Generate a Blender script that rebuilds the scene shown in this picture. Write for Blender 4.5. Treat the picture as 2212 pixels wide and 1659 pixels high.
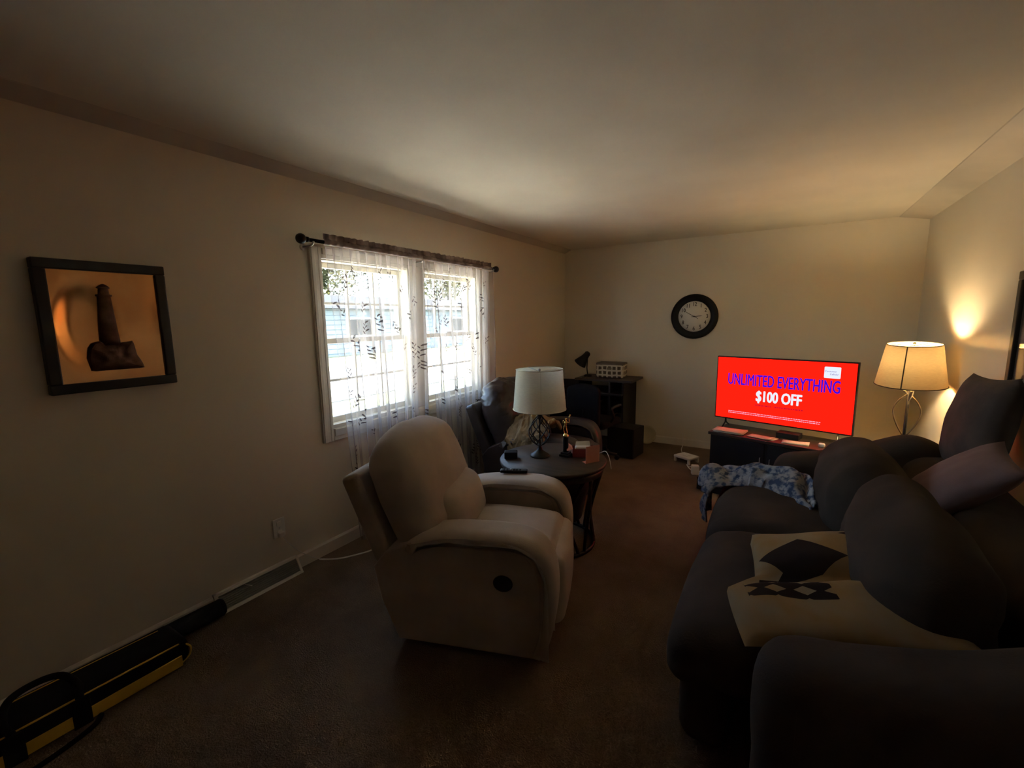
import bpy, bmesh, math, random
from mathutils import Vector, Matrix, noise

for o in list(bpy.data.objects):
    bpy.data.objects.remove(o, do_unlink=True)
sc = bpy.context.scene
COL = sc.collection
R = math.radians
PI = math.pi

# ------------------------------------------------------------ camera, sky, sun, exposure
cam_d = bpy.data.cameras.new('camera')
cam_d.sensor_width = 36.0
cam_d.lens = 960.0 / 2212.0 * 36.0
cam_d.clip_start = 0.05
cam_d.clip_end = 300
cam = bpy.data.objects.new('camera', cam_d)
COL.objects.link(cam)
YAW, PITCH, ROLL = R(31.566), R(8.286), R(-0.823)
_f0 = Vector((-math.sin(YAW), math.cos(YAW), 0)); _r0 = Vector((math.cos(YAW), math.sin(YAW), 0)); _u0 = Vector((0, 0, 1))
_f = math.cos(PITCH) * _f0 - math.sin(PITCH) * _u0
_u = math.cos(PITCH) * _u0 + math.sin(PITCH) * _f0
_r = math.cos(ROLL) * _r0 + math.sin(ROLL) * _u
_u2 = -math.sin(ROLL) * _r0 + math.cos(ROLL) * _u
_m = Matrix((( _r.x, _u2.x, -_f.x, 0), (_r.y, _u2.y, -_f.y, 0), (_r.z, _u2.z, -_f.z, 1.55), (0, 0, 0, 1)))
cam.matrix_world = _m
sc.camera = cam

SKY_STRENGTH = 3.0
SUN_STRENGTH = 104.0
BULB_STRENGTH = 800.0
SCREEN = 1.0
world = bpy.data.worlds.new('World'); sc.world = world
world.use_nodes = True
wn = world.node_tree; wn.nodes.clear()
w_out = wn.nodes.new('ShaderNodeOutputWorld'); w_bg = wn.nodes.new('ShaderNodeBackground'); w_sky = wn.nodes.new('ShaderNodeTexSky')
w_sky.sky_type = 'NISHITA'; w_sky.sun_disc = False; w_sky.sun_elevation = R(52); w_sky.sun_rotation = R(100)
w_bg.inputs['Strength'].default_value = SKY_STRENGTH
wn.links.new(w_sky.outputs[0], w_bg.inputs['Color']); wn.links.new(w_bg.outputs[0], w_out.inputs['Surface'])
sun_d = bpy.data.lights.new('sun', 'SUN'); sun_d.energy = SUN_STRENGTH; sun_d.angle = R(0.6); sun_d.color = (1.0, 0.97, 0.92)
sun = bpy.data.objects.new('sun', sun_d); COL.objects.link(sun)
sun.rotation_euler = Vector((0.02, -0.62, -0.78)).to_track_quat('-Z', 'Y').to_euler()
sc.view_settings.view_transform = 'Standard'; sc.view_settings.look = 'None'
sc.view_settings.gamma = 1.0; sc.view_settings.use_curve_mapping = False
sc.view_settings.exposure = 0.0
try:
    sc.cycles.use_denoising = True
    sc.cycles.diffuse_bounces = 6
    sc.cycles.transparent_max_bounces = 16
    sc.cycles.sample_clamp_indirect = 60.0
except Exception:
    pass

# ------------------------------------------------------------ helpers
def srgb(r, g, b):
    f = lambda c: (c / 255 / 12.92) if c / 255 <= 0.04045 else ((c / 255 + 0.055) / 1.055) ** 2.4
    return (f(r), f(g), f(b))

def new_mat(name):
    m = bpy.data.materials.new(name); m.use_nodes = True
    nt = m.node_tree; nt.nodes.clear()
    out = nt.nodes.new('ShaderNodeOutputMaterial')
    return m, nt, out

def mat(name, col, rough=0.6, col2=None, scale=6.0, bump=0.0, bscale=80.0, metal=0.0, spec=0.5, detail=4.0, sheen=0.0, stretch=None, coat=0.0):
    m, nt, out = new_mat(name)
    p = nt.nodes.new('ShaderNodeBsdfPrincipled')
    p.inputs['Roughness'].default_value = rough; p.inputs['Metallic'].default_value = metal
    p.inputs['Specular IOR Level'].default_value = spec
    if sheen: p.inputs['Sheen Weight'].default_value = sheen; p.inputs['Sheen Roughness'].default_value = 0.5
    if coat: p.inputs['Coat Weight'].default_value = coat
    nt.links.new(p.outputs[0], out.inputs['Surface'])
    tc = nt.nodes.new('ShaderNodeTexCoord'); src = tc.outputs['Object']
    if stretch:
        mp = nt.nodes.new('ShaderNodeMapping'); mp.inputs['Scale'].default_value = stretch
        nt.links.new(src, mp.inputs['Vector']); src = mp.outputs[0]
    if col2 is None: col2 = tuple(c * 0.82 for c in col)
    n = nt.nodes.new('ShaderNodeTexNoise'); n.inputs['Scale'].default_value = scale; n.inputs['Detail'].default_value = detail
    nt.links.new(src, n.inputs['Vector'])
    rp = nt.nodes.new('ShaderNodeValToRGB'); rp.color_ramp.elements[0].position = 0.35; rp.color_ramp.elements[1].position = 0.65
    rp.color_ramp.elements[0].color = (*col, 1); rp.color_ramp.elements[1].color = (*col2, 1)
    nt.links.new(n.outputs[0], rp.inputs['Fac']); nt.links.new(rp.outputs[0], p.inputs['Base Color'])
    if bump:
        n2 = nt.nodes.new('ShaderNodeTexNoise'); n2.inputs['Scale'].default_value = bscale; n2.inputs['Detail'].default_value = 3
        nt.links.new(src, n2.inputs['Vector'])
        b = nt.nodes.new('ShaderNodeBump'); b.inputs['Strength'].default_value = bump; b.inputs['Distance'].default_value = 0.003
        nt.links.new(n2.outputs[0], b.inputs['Height']); nt.links.new(b.outputs[0], p.inputs['Normal'])
    return m

def emit(name, col, strength):
    m, nt, out = new_mat(name)
    e = nt.nodes.new('ShaderNodeEmission'); e.inputs['Color'].default_value = (*col, 1); e.inputs['Strength'].default_value = strength
    nt.links.new(e.outputs[0], out.inputs['Surface'])
    return m

class MB:
    """collects geometry, links it as one mesh object"""
    def __init__(s): s.v = []; s.f = []; s.sm = []; s.mi = []; s.cur = 0
    def add(s, vs, fs, smooth=True, M=None):
        k = len(s.v)
        s.v += [tuple(M @ Vector(p)) if M is not None else tuple(p) for p in vs]
        for f in fs: s.f.append([i + k for i in f]); s.sm.append(smooth); s.mi.append(s.cur)
        return s
    def build(s, name, m, parent=None, world=False, inv=None):
        me = bpy.data.meshes.new(name)
        vs = s.v
        if world and parent is not None:
            L = Matrix.LocRotScale(parent.location, parent.rotation_euler, parent.scale).inverted()
            vs = [tuple(L @ Vector(p)) for p in vs]
        me.from_pydata(vs, [], s.f)
        ms = m if isinstance(m, (list, tuple)) else [m]
        for q in ms: me.materials.append(q)
        me.polygons.foreach_set('use_smooth', s.sm)
        me.polygons.foreach_set('material_index', s.mi)
        bm = bmesh.new(); bm.from_mesh(me); bmesh.ops.recalc_face_normals(bm, faces=bm.faces); bm.to_mesh(me); bm.free()
        me.update()
        o = bpy.data.objects.new(name, me); COL.objects.link(o)
        if parent is not None: o.parent = parent
        return o
    # shapes
    def box(s, x0, x1, y0, y1, z0, z1, bev=0.0, seg=2, M=None):
        bm = bmesh.new()
        vs = [bm.verts.new((x, y, z)) for x in (x0, x1) for y in (y0, y1) for z in (z0, z1)]
        for f in ((0, 1, 3, 2), (4, 6, 7, 5), (0, 4, 5, 1), (2, 3, 7, 6), (0, 2, 6, 4), (1, 5, 7, 3)): bm.faces.new([vs[i] for i in f])
        if bev: bmesh.ops.bevel(bm, geom=list(bm.edges), offset=bev, segments=seg, affect='EDGES', profile=0.5)
        bm.verts.index_update()
        s.add([tuple(v.co) for v in bm.verts], [[v.index for v in f.verts] for f in bm.faces], False, M)
        bm.free(); return s
    def tube(s, pts, r, n=8, M=None, closed=False, cap=True):
        pts = [Vector(p) for p in pts]; N = len(pts); vs = []; fs = []
        up = None
        for i, p in enumerate(pts):
            if closed: t = pts[(i + 1) % N] - pts[i - 1]
            else: t = pts[min(i + 1, N - 1)] - pts[max(i - 1, 0)]
            t.normalize()
            if up is None: up = Vector((0, 0, 1)) if abs(t.z) < 0.9 else Vector((1, 0, 0))
            a = up - t * up.dot(t); a.normalize(); up = a; b = t.cross(a)
            rr = r[i] if isinstance(r, (list, tuple)) else r
            for k in range(n):
                an = 2 * PI * k / n; vs.append(tuple(p + (a * math.cos(an) + b * math.sin(an)) * rr))
        M_ = N if closed else N - 1
        for i in range(M_):
            j = (i + 1) % N
            for k in range(n): fs.append((i * n + k, i * n + (k + 1) % n, j * n + (k + 1) % n, j * n + k))
        if cap and not closed: fs.append(list(range(n))[::-1]); fs.append([(N - 1) * n + k for k in range(n)])
        return s.add(vs, fs, True, M)
    def lathe(s, prof, n=32, M=None, cx=0, cy=0, smooth=True, caps=True):
        vs = []; fs = []; N = len(prof)
        for (r, z) in prof:
            for k in range(n): a = 2 * PI * k / n; vs.append((cx + r * math.cos(a), cy + r * math.sin(a), z))
        for i in range(N - 1):
            for k in range(n): fs.append((i * n + k, i * n + (k + 1) % n, (i + 1) * n + (k + 1) % n, (i + 1) * n + k))
        if caps and prof[0][0] > 1e-5: fs.append(list(range(n))[::-1])
        if caps and prof[-1][0] > 1e-5: fs.append([(N - 1) * n + k for k in range(n)])
        return s.add(vs, fs, smooth, M)
    def soft(s, sx, sy, sz, r, bulge=(0, 0, 0), c=(0, 0, 0), fn=None, M=None, k=4, m=6):
        """puffy rounded box"""
        h = (sx / 2, sy / 2, sz / 2)
        def axis(hh):
            rr = min(r, hh * 0.98); L = []
            for i in range(k): L.append(-hh + rr * (1 - math.tan(PI / 4 * (1 - i / k))))
            for i in range(m + 1): L.append((-hh + rr) + (2 * hh - 2 * rr) * i / m)
            for i in range(1, k + 1): L.append(hh - rr * (1 - math.tan(PI / 4 * i / k)))
            return L
        ax = [axis(q) for q in h]
        idx = {}; vs = []; fs = []
        def vert(p):
            key = (round(p[0], 6), round(p[1], 6), round(p[2], 6))
            if key in idx: return idx[key]
            inner = [max(-(h[i] - min(r, h[i] * .98)), min(h[i] - min(r, h[i] * .98), p[i])) for i in range(3)]
            d = Vector([p[i] - inner[i] for i in range(3)])
            if d.length > 1e-9: d = d.normalized() * min(r, min(h) * .98)
            q = [inner[i] + d[i] for i in range(3)]
            u = [max(-1, min(1, q[i] / h[i])) for i in range(3)]
            q = [q[0] + bulge[0] * u[0] * (1 - u[1] ** 2) * (1 - u[2] ** 2),
                 q[1] + bulge[1] * u[1] * (1 - u[0] ** 2) * (1 - u[2] ** 2),
                 q[2] + bulge[2] * u[2] * (1 - u[0] ** 2) * (1 - u[1] ** 2)]
            q = Vector(q) + Vector(c)
            if fn: q = fn(q)
            idx[key] = len(vs); vs.append(tuple(q)); return idx[key]
        for a in range(3):
            b, c2 = (a + 1) % 3, (a + 2) % 3
            for sg in (-1, 1):
                for i in range(len(ax[b]) - 1):
                    for j in range(len(ax[c2]) - 1):
                        q = []
                        for (ii, jj) in ((i, j), (i + 1, j), (i + 1, j + 1), (i, j + 1)):
                            p = [0, 0, 0]; p[a] = sg * h[a]; p[b] = ax[b][ii]; p[c2] = ax[c2][jj]; q.append(vert(p))
                        if len(set(q)) >= 3: fs.append(q if sg > 0 else q[::-1])
        return s.add(vs, fs, True, M)
    def slab(s, prof, w0, w1, r, seg=4, M=None, puff=0.0):
        """closed profile in (x,z) extruded along y from w0 to w1 with rounded rims"""
        n = len(prof); P = [Vector((p[0], p[1])) for p in prof]
        area = sum(P[i].x * P[(i + 1) % n].y - P[(i + 1) % n].x * P[i].y for i in range(n))
        if area < 0: P.reverse()
        nor = []
        for i in range(n):
            t = P[(i + 1) % n] - P[i - 1]; t.normalize(); nor.append(Vector((t.y, -t.x)))
        secs = []
        for i in range(seg + 1):
            a = PI / 2 * i / seg; secs.append((w0 + r * (1 - math.sin(a)), r * (1 - math.cos(a))))
        secs = [(w0 + r * (1 - math.sin(PI / 2 * i / seg)), r * (1 - math.cos(PI / 2 * i / seg))) for i in range(seg, -1, -1)]
        secs += [(w1 - r * (1 - math.sin(PI / 2 * i / seg)), r * (1 - math.cos(PI / 2 * i / seg))) for i in range(seg + 1)]
        vs = []; fs = []
        for (w, ins) in secs:
            for i in range(n):
                q = P[i] - nor[i] * ins; vs.append((q.x, w, q.y))
        for j in range(len(secs) - 1):
            for i in range(n): fs.append((j * n + i, (j + 1) * n + i, (j + 1) * n + (i + 1) % n, j * n + (i + 1) % n))
        k = (len(secs) - 1) * n
        fs.append(list(range(n))); fs.append([k + i for i in range(n)][::-1])
        return s.add(vs, fs, True, M)
    def grid(s, fn, nu, nv, M=None):
        vs = [fn(i / nu, j / nv) for j in range(nv + 1) for i in range(nu + 1)]
        fs = [(j * (nu + 1) + i, j * (nu + 1) + i + 1, (j + 1) * (nu + 1) + i + 1, (j + 1) * (nu + 1) + i) for j in range(nv) for i in range(nu)]
        return s.add(vs, fs, True, M)
    def disc(s, c, axis, r, h, n=24, r2=None):
        """solid cylinder / cone frustum from c along axis"""
        q = Vector(axis).to_track_quat('Z', 'Y').to_matrix().to_4x4()
        r2 = r if r2 is None else r2
        return s.lathe([(r, 0), (r2, h)], n, Matrix.Translation(c) @ q, smooth=True)
    def ball(s, c, r, n=16, sc_=(1, 1, 1)):
        pr = [(r * math.sin(PI * i / n), -r * math.cos(PI * i / n)) for i in range(n + 1)]
        pr[0] = (0.0001 * r, -r); pr[-1] = (0.0001 * r, r)
        return s.lathe(pr, n, Matrix.Translation(c) @ Matrix.Diagonal((*sc_, 1)))

def smooth_closed(pts, sub=4):
    n = len(pts); out = []
    for i in range(n):
        p0, p1, p2, p3 = pts[i - 1], pts[i], pts[(i + 1) % n], pts[(i + 2) % n]
        for k in range(sub):
            t = k / sub
            out.append(tuple(0.5 * (2 * p1[d] + (p2[d] - p0[d]) * t + (2 * p0[d] - 5 * p1[d] + 4 * p2[d] - p3[d]) * t * t + (3 * p1[d] - p0[d] - 3 * p2[d] + p3[d]) * t ** 3) for d in range(len(p1))))
    return out

def smooth_open(pts, sub=6):
    n = len(pts); out = []
    for i in range(n - 1):
        p0, p1, p2, p3 = pts[max(i - 1, 0)], pts[i], pts[i + 1], pts[min(i + 2, n - 1)]
        for k in range(sub):
            t = k / sub
            out.append(tuple(0.5 * (2 * p1[d] + (p2[d] - p0[d]) * t + (2 * p0[d] - 5 * p1[d] + 4 * p2[d] - p3[d]) * t * t + (3 * p1[d] - p0[d] - 3 * p2[d] + p3[d]) * t ** 3) for d in range(len(p1))))
    out.append(tuple(pts[-1])); return out

def tag(o, label=None, cat=None, group=None, kind=None):
    if label: o['label'] = label
    if cat: o['category'] = cat
    if group: o['group'] = group
    if kind: o['kind'] = kind
    return o

def thing(name, label, cat, loc=(0, 0, 0), rz=0.0, group=None, kind=None):
    o = bpy.data.objects.new(name, None); COL.objects.link(o)
    o.location = loc; o.rotation_euler = (0, 0, rz)
    return tag(o, label, cat, group, kind)

def struct(o): o['kind'] = 'structure'; return o

def text(name, body, size, m, parent, M, bold=0.0, sx=1.0, align='CENTER', ext=0.0005):
    cu = bpy.data.curves.new(name, 'FONT'); cu.body = body; cu.size = size; cu.align_x = align; cu.align_y = 'CENTER'
    cu.extrude = ext; cu.materials.append(m); cu.resolution_u = 3
    o = bpy.data.objects.new(name, cu); COL.objects.link(o); o.parent = parent
    me = bpy.data.meshes.new_from_object(o); bpy.data.objects.remove(o, do_unlink=True); bpy.data.curves.remove(cu)
    if bold:      # heavier strokes: the outline laid over itself with small shifts
        bm = bmesh.new()
        for k, (dx, dy) in enumerate(((0, 0), (1, 0), (-1, 0), (0, .8), (0, -.8), (.7, .6), (-.7, .6), (.7, -.6), (-.7, -.6))):
            m2 = me.copy(); m2.transform(Matrix.Translation((dx * bold / sx, dy * bold, k * 1e-6))); bm.from_mesh(m2); bpy.data.meshes.remove(m2)
        bm.to_mesh(me); bm.free()
    me.transform(M @ Matrix.Diagonal((sx, 1, 1, 1)))
    o = bpy.data.objects.new(name, me); COL.objects.link(o); o.parent = parent
    return o

def nz(p, s=1.0, seed=0.0):
    return noise.noise(Vector((p[0] * s + seed, p[1] * s + seed * 1.7, p[2] * s - seed)))

# ------------------------------------------------------------ materials
M_wall = mat('wall_paint', (0.70, 0.625, 0.485), 0.36, (0.675, 0.602, 0.467), 1.5, 0.06, 45, spec=0.4)
M_ceil = mat('ceiling_paint', (0.70, 0.63, 0.495), 0.85, (0.65, 0.585, 0.46), 2.2, 0.12, 35, spec=0.2)
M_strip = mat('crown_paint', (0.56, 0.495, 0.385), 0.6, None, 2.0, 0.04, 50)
M_white = mat('white_trim_paint', (0.80, 0.76, 0.65), 0.4, (0.68, 0.64, 0.54), 3, 0.03, 40)
M_base = mat('baseboard_paint', (0.74, 0.68, 0.56), 0.5, None, 3, 0.03, 40)
M_plastic = mat('white_plastic', (0.72, 0.69, 0.62), 0.35, (0.70, 0.67, 0.6), 8)
M_black = mat('black_plastic', (0.009, 0.009, 0.009), 0.5, (0.012, 0.012, 0.012), 9, spec=.3)
M_iron = mat('black_iron', (0.016, 0.014, 0.013), 0.42, (0.026, 0.022, 0.02), 20, 0.1, 90, metal=0.6)
M_wood = mat('dark_wood', (0.030, 0.019, 0.013), 0.42, (0.052, 0.032, 0.02), 3.5, 0.05, 60, stretch=(1, 9, 9))
M_blackwood = mat('black_laminate', (0.008, 0.0075, 0.008), 0.55, (0.011, 0.010, 0.010), 5, spec=.3)
M_tabletop = mat('walnut_top', (0.036, 0.024, 0.016), 0.5, (0.058, 0.039, 0.027), 3.0, 0.04, 50, stretch=(1, 7, 1))
M_suede = mat('beige_microfibre', (0.44, 0.355, 0.28), 0.9, (0.36, 0.29, 0.228), 5.0, 0.25, 160, spec=0.2, sheen=0.25)
M_sofa = mat('dark_taupe_microfibre', (0.072, 0.052, 0.040), 0.95, (0.052, 0.038, 0.029), 4.0, 0.25, 150, spec=0.05)
M_leather = mat('brown_leather', (0.034, 0.024, 0.023), 0.30, (0.05, 0.036, 0.034), 7, 0.2, 55, spec=0.5)
M_dark = mat('underside_black', (0.012, 0.010, 0.009), 0.8)
M_mauve = mat('mauve_cloth', (0.16, 0.095, 0.088), 0.9, (0.13, 0.075, 0.07), 8, 0.2, 180)
M_brownp = mat('brown_cloth', (0.075, 0.048, 0.036), 0.9, (0.05, 0.032, 0.025), 9, 0.3, 60)
M_paper = mat('paper', (0.66, 0.60, 0.48), 0.8, (0.60, 0.54, 0.43), 5)
M_gold = mat('gold_metal', (0.85, 0.62, 0.25), 0.18, (0.8, 0.56, 0.2), 10, metal=1.0)
M_silver = mat('brushed_steel', (0.55, 0.52, 0.47), 0.3, None, 12, metal=1.0)
M_red = mat('red_card', (0.30, 0.06, 0.05), 0.6)
M_pink = mat('pink_card', (0.66, 0.27, 0.2), 0.6, (0.6, 0.23, 0.17), 12)
M_yellow = mat('yellow_webbing', (0.75, 0.45, 0.04), 0.6, (0.66, 0.38, 0.03), 20, 0.2, 200)
M_nylon = mat('black_nylon', (0.009, 0.009, 0.011), 0.8, (0.013, 0.013, 0.015), 15, 0.25, 220, spec=.12)
M_fur = mat('cream_plush', (0.30, 0.22, 0.125), 0.95, (0.18, 0.125, 0.07), 9, 1.0, 120, spec=.1)

# carpet
def carpet_mat():
    m, nt, out = new_mat('brown_carpet')
    p = nt.nodes.new('ShaderNodeBsdfPrincipled'); p.inputs['Roughness'].default_value = 0.97; p.inputs['Specular IOR Level'].default_value = 0.1
    nt.links.new(p.outputs[0], out.inputs['Surface'])
    tc = nt.nodes.new('ShaderNodeTexCoord')
    a = nt.nodes.new('ShaderNodeTexNoise'); a.inputs['Scale'].default_value = 1.7; a.inputs['Detail'].default_value = 5; a.inputs['Roughness'].default_value = 0.6
    b = nt.nodes.new('ShaderNodeTexNoise'); b.inputs['Scale'].default_value = 160; b.inputs['Detail'].default_value = 2
    for n in (a, b): nt.links.new(tc.outputs['Object'], n.inputs['Vector'])
    r1 = nt.nodes.new('ShaderNodeValToRGB'); r1.color_ramp.elements[0].position = 0.32; r1.color_ramp.elements[1].position = 0.7
    r1.color_ramp.elements[0].color = (0.150, 0.103, 0.066, 1); r1.color_ramp.elements[1].color = (0.255, 0.178, 0.115, 1)
    nt.links.new(a.outputs[0], r1.inputs['Fac'])
    r2 = nt.nodes.new('ShaderNodeValToRGB'); r2.color_ramp.elements[0].color = (0.62, 0.62, 0.62, 1); r2.color_ramp.elements[1].color = (1.25, 1.25, 1.25, 1)
    nt.links.new(b.outputs[0], r2.inputs['Fac'])
    mx = nt.nodes.new('ShaderNodeMix'); mx.data_type = 'RGBA'; mx.blend_type = 'MULTIPLY'; mx.inputs[0].default_value = 1
    nt.links.new(r1.outputs[0], mx.inputs[6]); nt.links.new(r2.outputs[0], mx.inputs[7]); nt.links.new(mx.outputs[2], p.inputs['Base Color'])
    bp = nt.nodes.new('ShaderNodeBump'); bp.inputs['Strength'].default_value = 0.7; bp.inputs['Distance'].default_value = 0.02
    nt.links.new(b.outputs[0], bp.inputs['Height']); nt.links.new(bp.outputs[0], p.inputs['Normal'])
    return m
M_carpet = carpet_mat()

def sheer_mat(name, col, dens):
    """thin voile: gets denser where it is seen edge-on"""
    m, nt, out = new_mat(name)
    tr = nt.nodes.new('ShaderNodeBsdfTransparent'); df = nt.nodes.new('ShaderNodeBsdfDiffuse'); tl = nt.nodes.new('ShaderNodeBsdfTranslucent')
    df.inputs['Color'].default_value = (*col, 1); tl.inputs['Color'].default_value = (*col, 1)
    m1 = nt.nodes.new('ShaderNodeMixShader'); m1.inputs[0].default_value = 0.5
    nt.links.new(df.outputs[0], m1.inputs[1]); nt.links.new(tl.outputs[0], m1.inputs[2])
    g = nt.nodes.new('ShaderNodeNewGeometry')
    dt = nt.nodes.new('ShaderNodeVectorMath'); dt.operation = 'DOT_PRODUCT'
    nt.links.new(g.outputs['Normal'], dt.inputs[0]); nt.links.new(g.outputs['Incoming'], dt.inputs[1])
    ab = nt.nodes.new('ShaderNodeMath'); ab.operation = 'ABSOLUTE'; nt.links.new(dt.outputs['Value'], ab.inputs[0])
    mxx = nt.nodes.new('ShaderNodeMath'); mxx.operation = 'MAXIMUM'; mxx.inputs[1].default_value = 0.12; nt.links.new(ab.outputs[0], mxx.inputs[0])
    dv = nt.nodes.new('ShaderNodeMath'); dv.operation = 'DIVIDE'; dv.inputs[0].default_value = 1.0; nt.links.new(mxx.outputs[0], dv.inputs[1])
    pw = nt.nodes.new('ShaderNodeMath'); pw.operation = 'POWER'; pw.inputs[0].default_value = 1 - dens; nt.links.new(dv.outputs[0], pw.inputs[1])
    m2 = nt.nodes.new('ShaderNodeMixShader'); nt.links.new(pw.outputs[0], m2.inputs[0])
    nt.links.new(m1.outputs[0], m2.inputs[1]); nt.links.new(tr.outputs[0], m2.inputs[2])
    nt.links.new(m2.outputs[0], out.inputs['Surface'])
    return m
M_sheer = sheer_mat('sheer_voile', (0.52, 0.46, 0.425), 0.34)
M_sheer2 = mat('shaded_voile', (0.17, 0.125, 0.115), 0.9, (0.36, 0.29, 0.26), 9, spec=.05)  # same voile, doubled; its lack of backlight is put into a darker colour
M_leafprint = sheer_mat('leaf_print_ink', (0.10, 0.07, 0.065), 0.85)

def schlick(nt):
    g = nt.nodes.new('ShaderNodeNewGeometry'); d = nt.nodes.new('ShaderNodeVectorMath'); d.operation = 'DOT_PRODUCT'
    nt.links.new(g.outputs['Normal'], d.inputs[0]); nt.links.new(g.outputs['Incoming'], d.inputs[1])
    prev = d.outputs['Value']
    for op, v in (('ABSOLUTE', None), ('SUBTRACT', 'inv'), ('POWER', 5.0), ('MULTIPLY', .96), ('ADD', .04)):
        n = nt.nodes.new('ShaderNodeMath'); n.operation = op
        if v == 'inv': n.inputs[0].default_value = 1.0; nt.links.new(prev, n.inputs[1])
        else:
            nt.links.new(prev, n.inputs[0])
            if v is not None: n.inputs[1].default_value = v
        prev = n.outputs[0]
    return prev

def glass_mat():
    m, nt, out = new_mat('window_glass')
    tr = nt.nodes.new('ShaderNodeBsdfTransparent'); tr.inputs['Color'].default_value = (0.93, 0.95, 0.94, 1)
    gl = nt.nodes.new('ShaderNodeBsdfGlossy'); gl.inputs['Roughness'].default_value = 0.02
    fac = schlick(nt)
    mx = nt.nodes.new('ShaderNodeMixShader'); nt.links.new(fac, mx.inputs[0]); nt.links.new(tr.outputs[0], mx.inputs[1]); nt.links.new(gl.outputs[0], mx.inputs[2])
    nt.links.new(mx.outputs[0], out.inputs['Surface'])
    return m
M_glass = glass_mat()

def shade_mat(name, col, trans):
    m, nt, out = new_mat(name)
    df = nt.nodes.new('ShaderNodeBsdfDiffuse'); tl = nt.nodes.new('ShaderNodeBsdfTranslucent')
    tc = nt.nodes.new('ShaderNodeTexCoord'); n = nt.nodes.new('ShaderNodeTexNoise'); n.inputs['Scale'].default_value = 40; n.inputs['Detail'].default_value = 3
    mp = nt.nodes.new('ShaderNodeMapping'); mp.inputs['Scale'].default_value = (1, 1, 5)
    nt.links.new(tc.outputs['Object'], mp.inputs[0]); nt.links.new(mp.outputs[0], n.inputs['Vector'])
    rp = nt.nodes.new('ShaderNodeValToRGB'); rp.color_ramp.elements[0].position = .3; rp.color_ramp.elements[1].position = .7
    rp.color_ramp.elements[0].color = (*[c * .9 for c in col], 1); rp.color_ramp.elements[1].color = (*col, 1)
    nt.links.new(n.outputs[0], rp.inputs[0]); nt.links.new(rp.outputs[0], df.inputs[0]); nt.links.new(rp.outputs[0], tl.inputs[0])
    mx = nt.nodes.new('ShaderNodeMixShader'); mx.inputs[0].default_value = trans
    nt.links.new(df.outputs[0], mx.inputs[1]); nt.links.new(tl.outputs[0], mx.inputs[2]); nt.links.new(mx.outputs[0], out.inputs['Surface'])
    return m
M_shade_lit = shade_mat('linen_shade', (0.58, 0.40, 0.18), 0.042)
M_shade = shade_mat('cream_shade', (0.80, 0.75, 0.60), 0.35)

# ------------------------------------------------------------ room shell
XL, XR, YF, YB, H = -2.557, 1.05, 5.55, -2.4, 2.44
T = 0.16
struct(MB().box(XL - T, XR + T, YB - T, YF + T, -0.25, 0.0).build('floor', M_carpet))
struct(MB().box(XL - 0.55, XR + 0.55, YB - 0.55, YF + 0.55, H, H + 0.2).build('ceiling', M_ceil))
# left wall with the window opening
WY0, WY1, WZ0, WZ1 = 1.845, 3.53, 0.845, 1.955
wl = MB()
wl.box(XL - T, XL, YB - T, WY0, -0.3, H); wl.box(XL - T, XL, WY1, YF + T, -0.3, H)
wl.box(XL - T, XL, WY0, WY1, -0.3, WZ0); wl.box(XL - T, XL, WY0, WY1, WZ1, H)
struct(wl.build('wall_left', M_wall))
struct(MB().box(XL, XR, YF, YF + T, -0.3, H).build('wall_far', M_wall))
struct(MB().box(XR, XR + T, YB - T, YF + T, -0.3, H).build('wall_right', M_wall))
struct(MB().box(XL, XR, YB - T, YB, -0.3, H).build('wall_back', M_wall))
# sloped strips where ceiling meets the long walls
def prism(prof, y0, y1):
    b = MB(); n = len(prof)
    vs = [(p[0], y0, p[1]) for p in prof] + [(p[0], y1, p[1]) for p in prof]
    fs = [list(range(n)), list(range(n, 2 * n))] + [(i, (i + 1) % n, n + (i + 1) % n, n + i) for i in range(n)]
    return b.add(vs, fs, False)
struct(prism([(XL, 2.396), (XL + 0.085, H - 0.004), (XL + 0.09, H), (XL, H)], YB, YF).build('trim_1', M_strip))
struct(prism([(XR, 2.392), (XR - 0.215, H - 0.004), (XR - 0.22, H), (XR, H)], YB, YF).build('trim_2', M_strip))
# baseboards
def baseboard(name, x0, y0, x1, y1, nx, ny, h=0.088, d=0.014):
    b = MB(); prof = [(0, 0), (d, 0), (d, h - 0.012), (d * .45, h), (0, h)]
    vs = [(x0 + nx * p[0], y0 + ny * p[0], p[1]) for p in prof] + [(x1 + nx * p[0], y1 + ny * p[0], p[1]) for p in prof]; n = len(prof)
    b.add(vs, [list(range(n)), list(range(n, 2 * n))] + [(i, (i + 1) % n, n + (i + 1) % n, n + i) for i in range(n)], False)
    return struct(b.build(name, M_base))
baseboard('baseboard_left', XL, YB, XL, YF, 1, 0)
baseboard('baseboard_far', XL, YF, XR, YF, 0, -1)
baseboard('baseboard_right', XR, YB, XR, YF, -1, 0)

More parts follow.
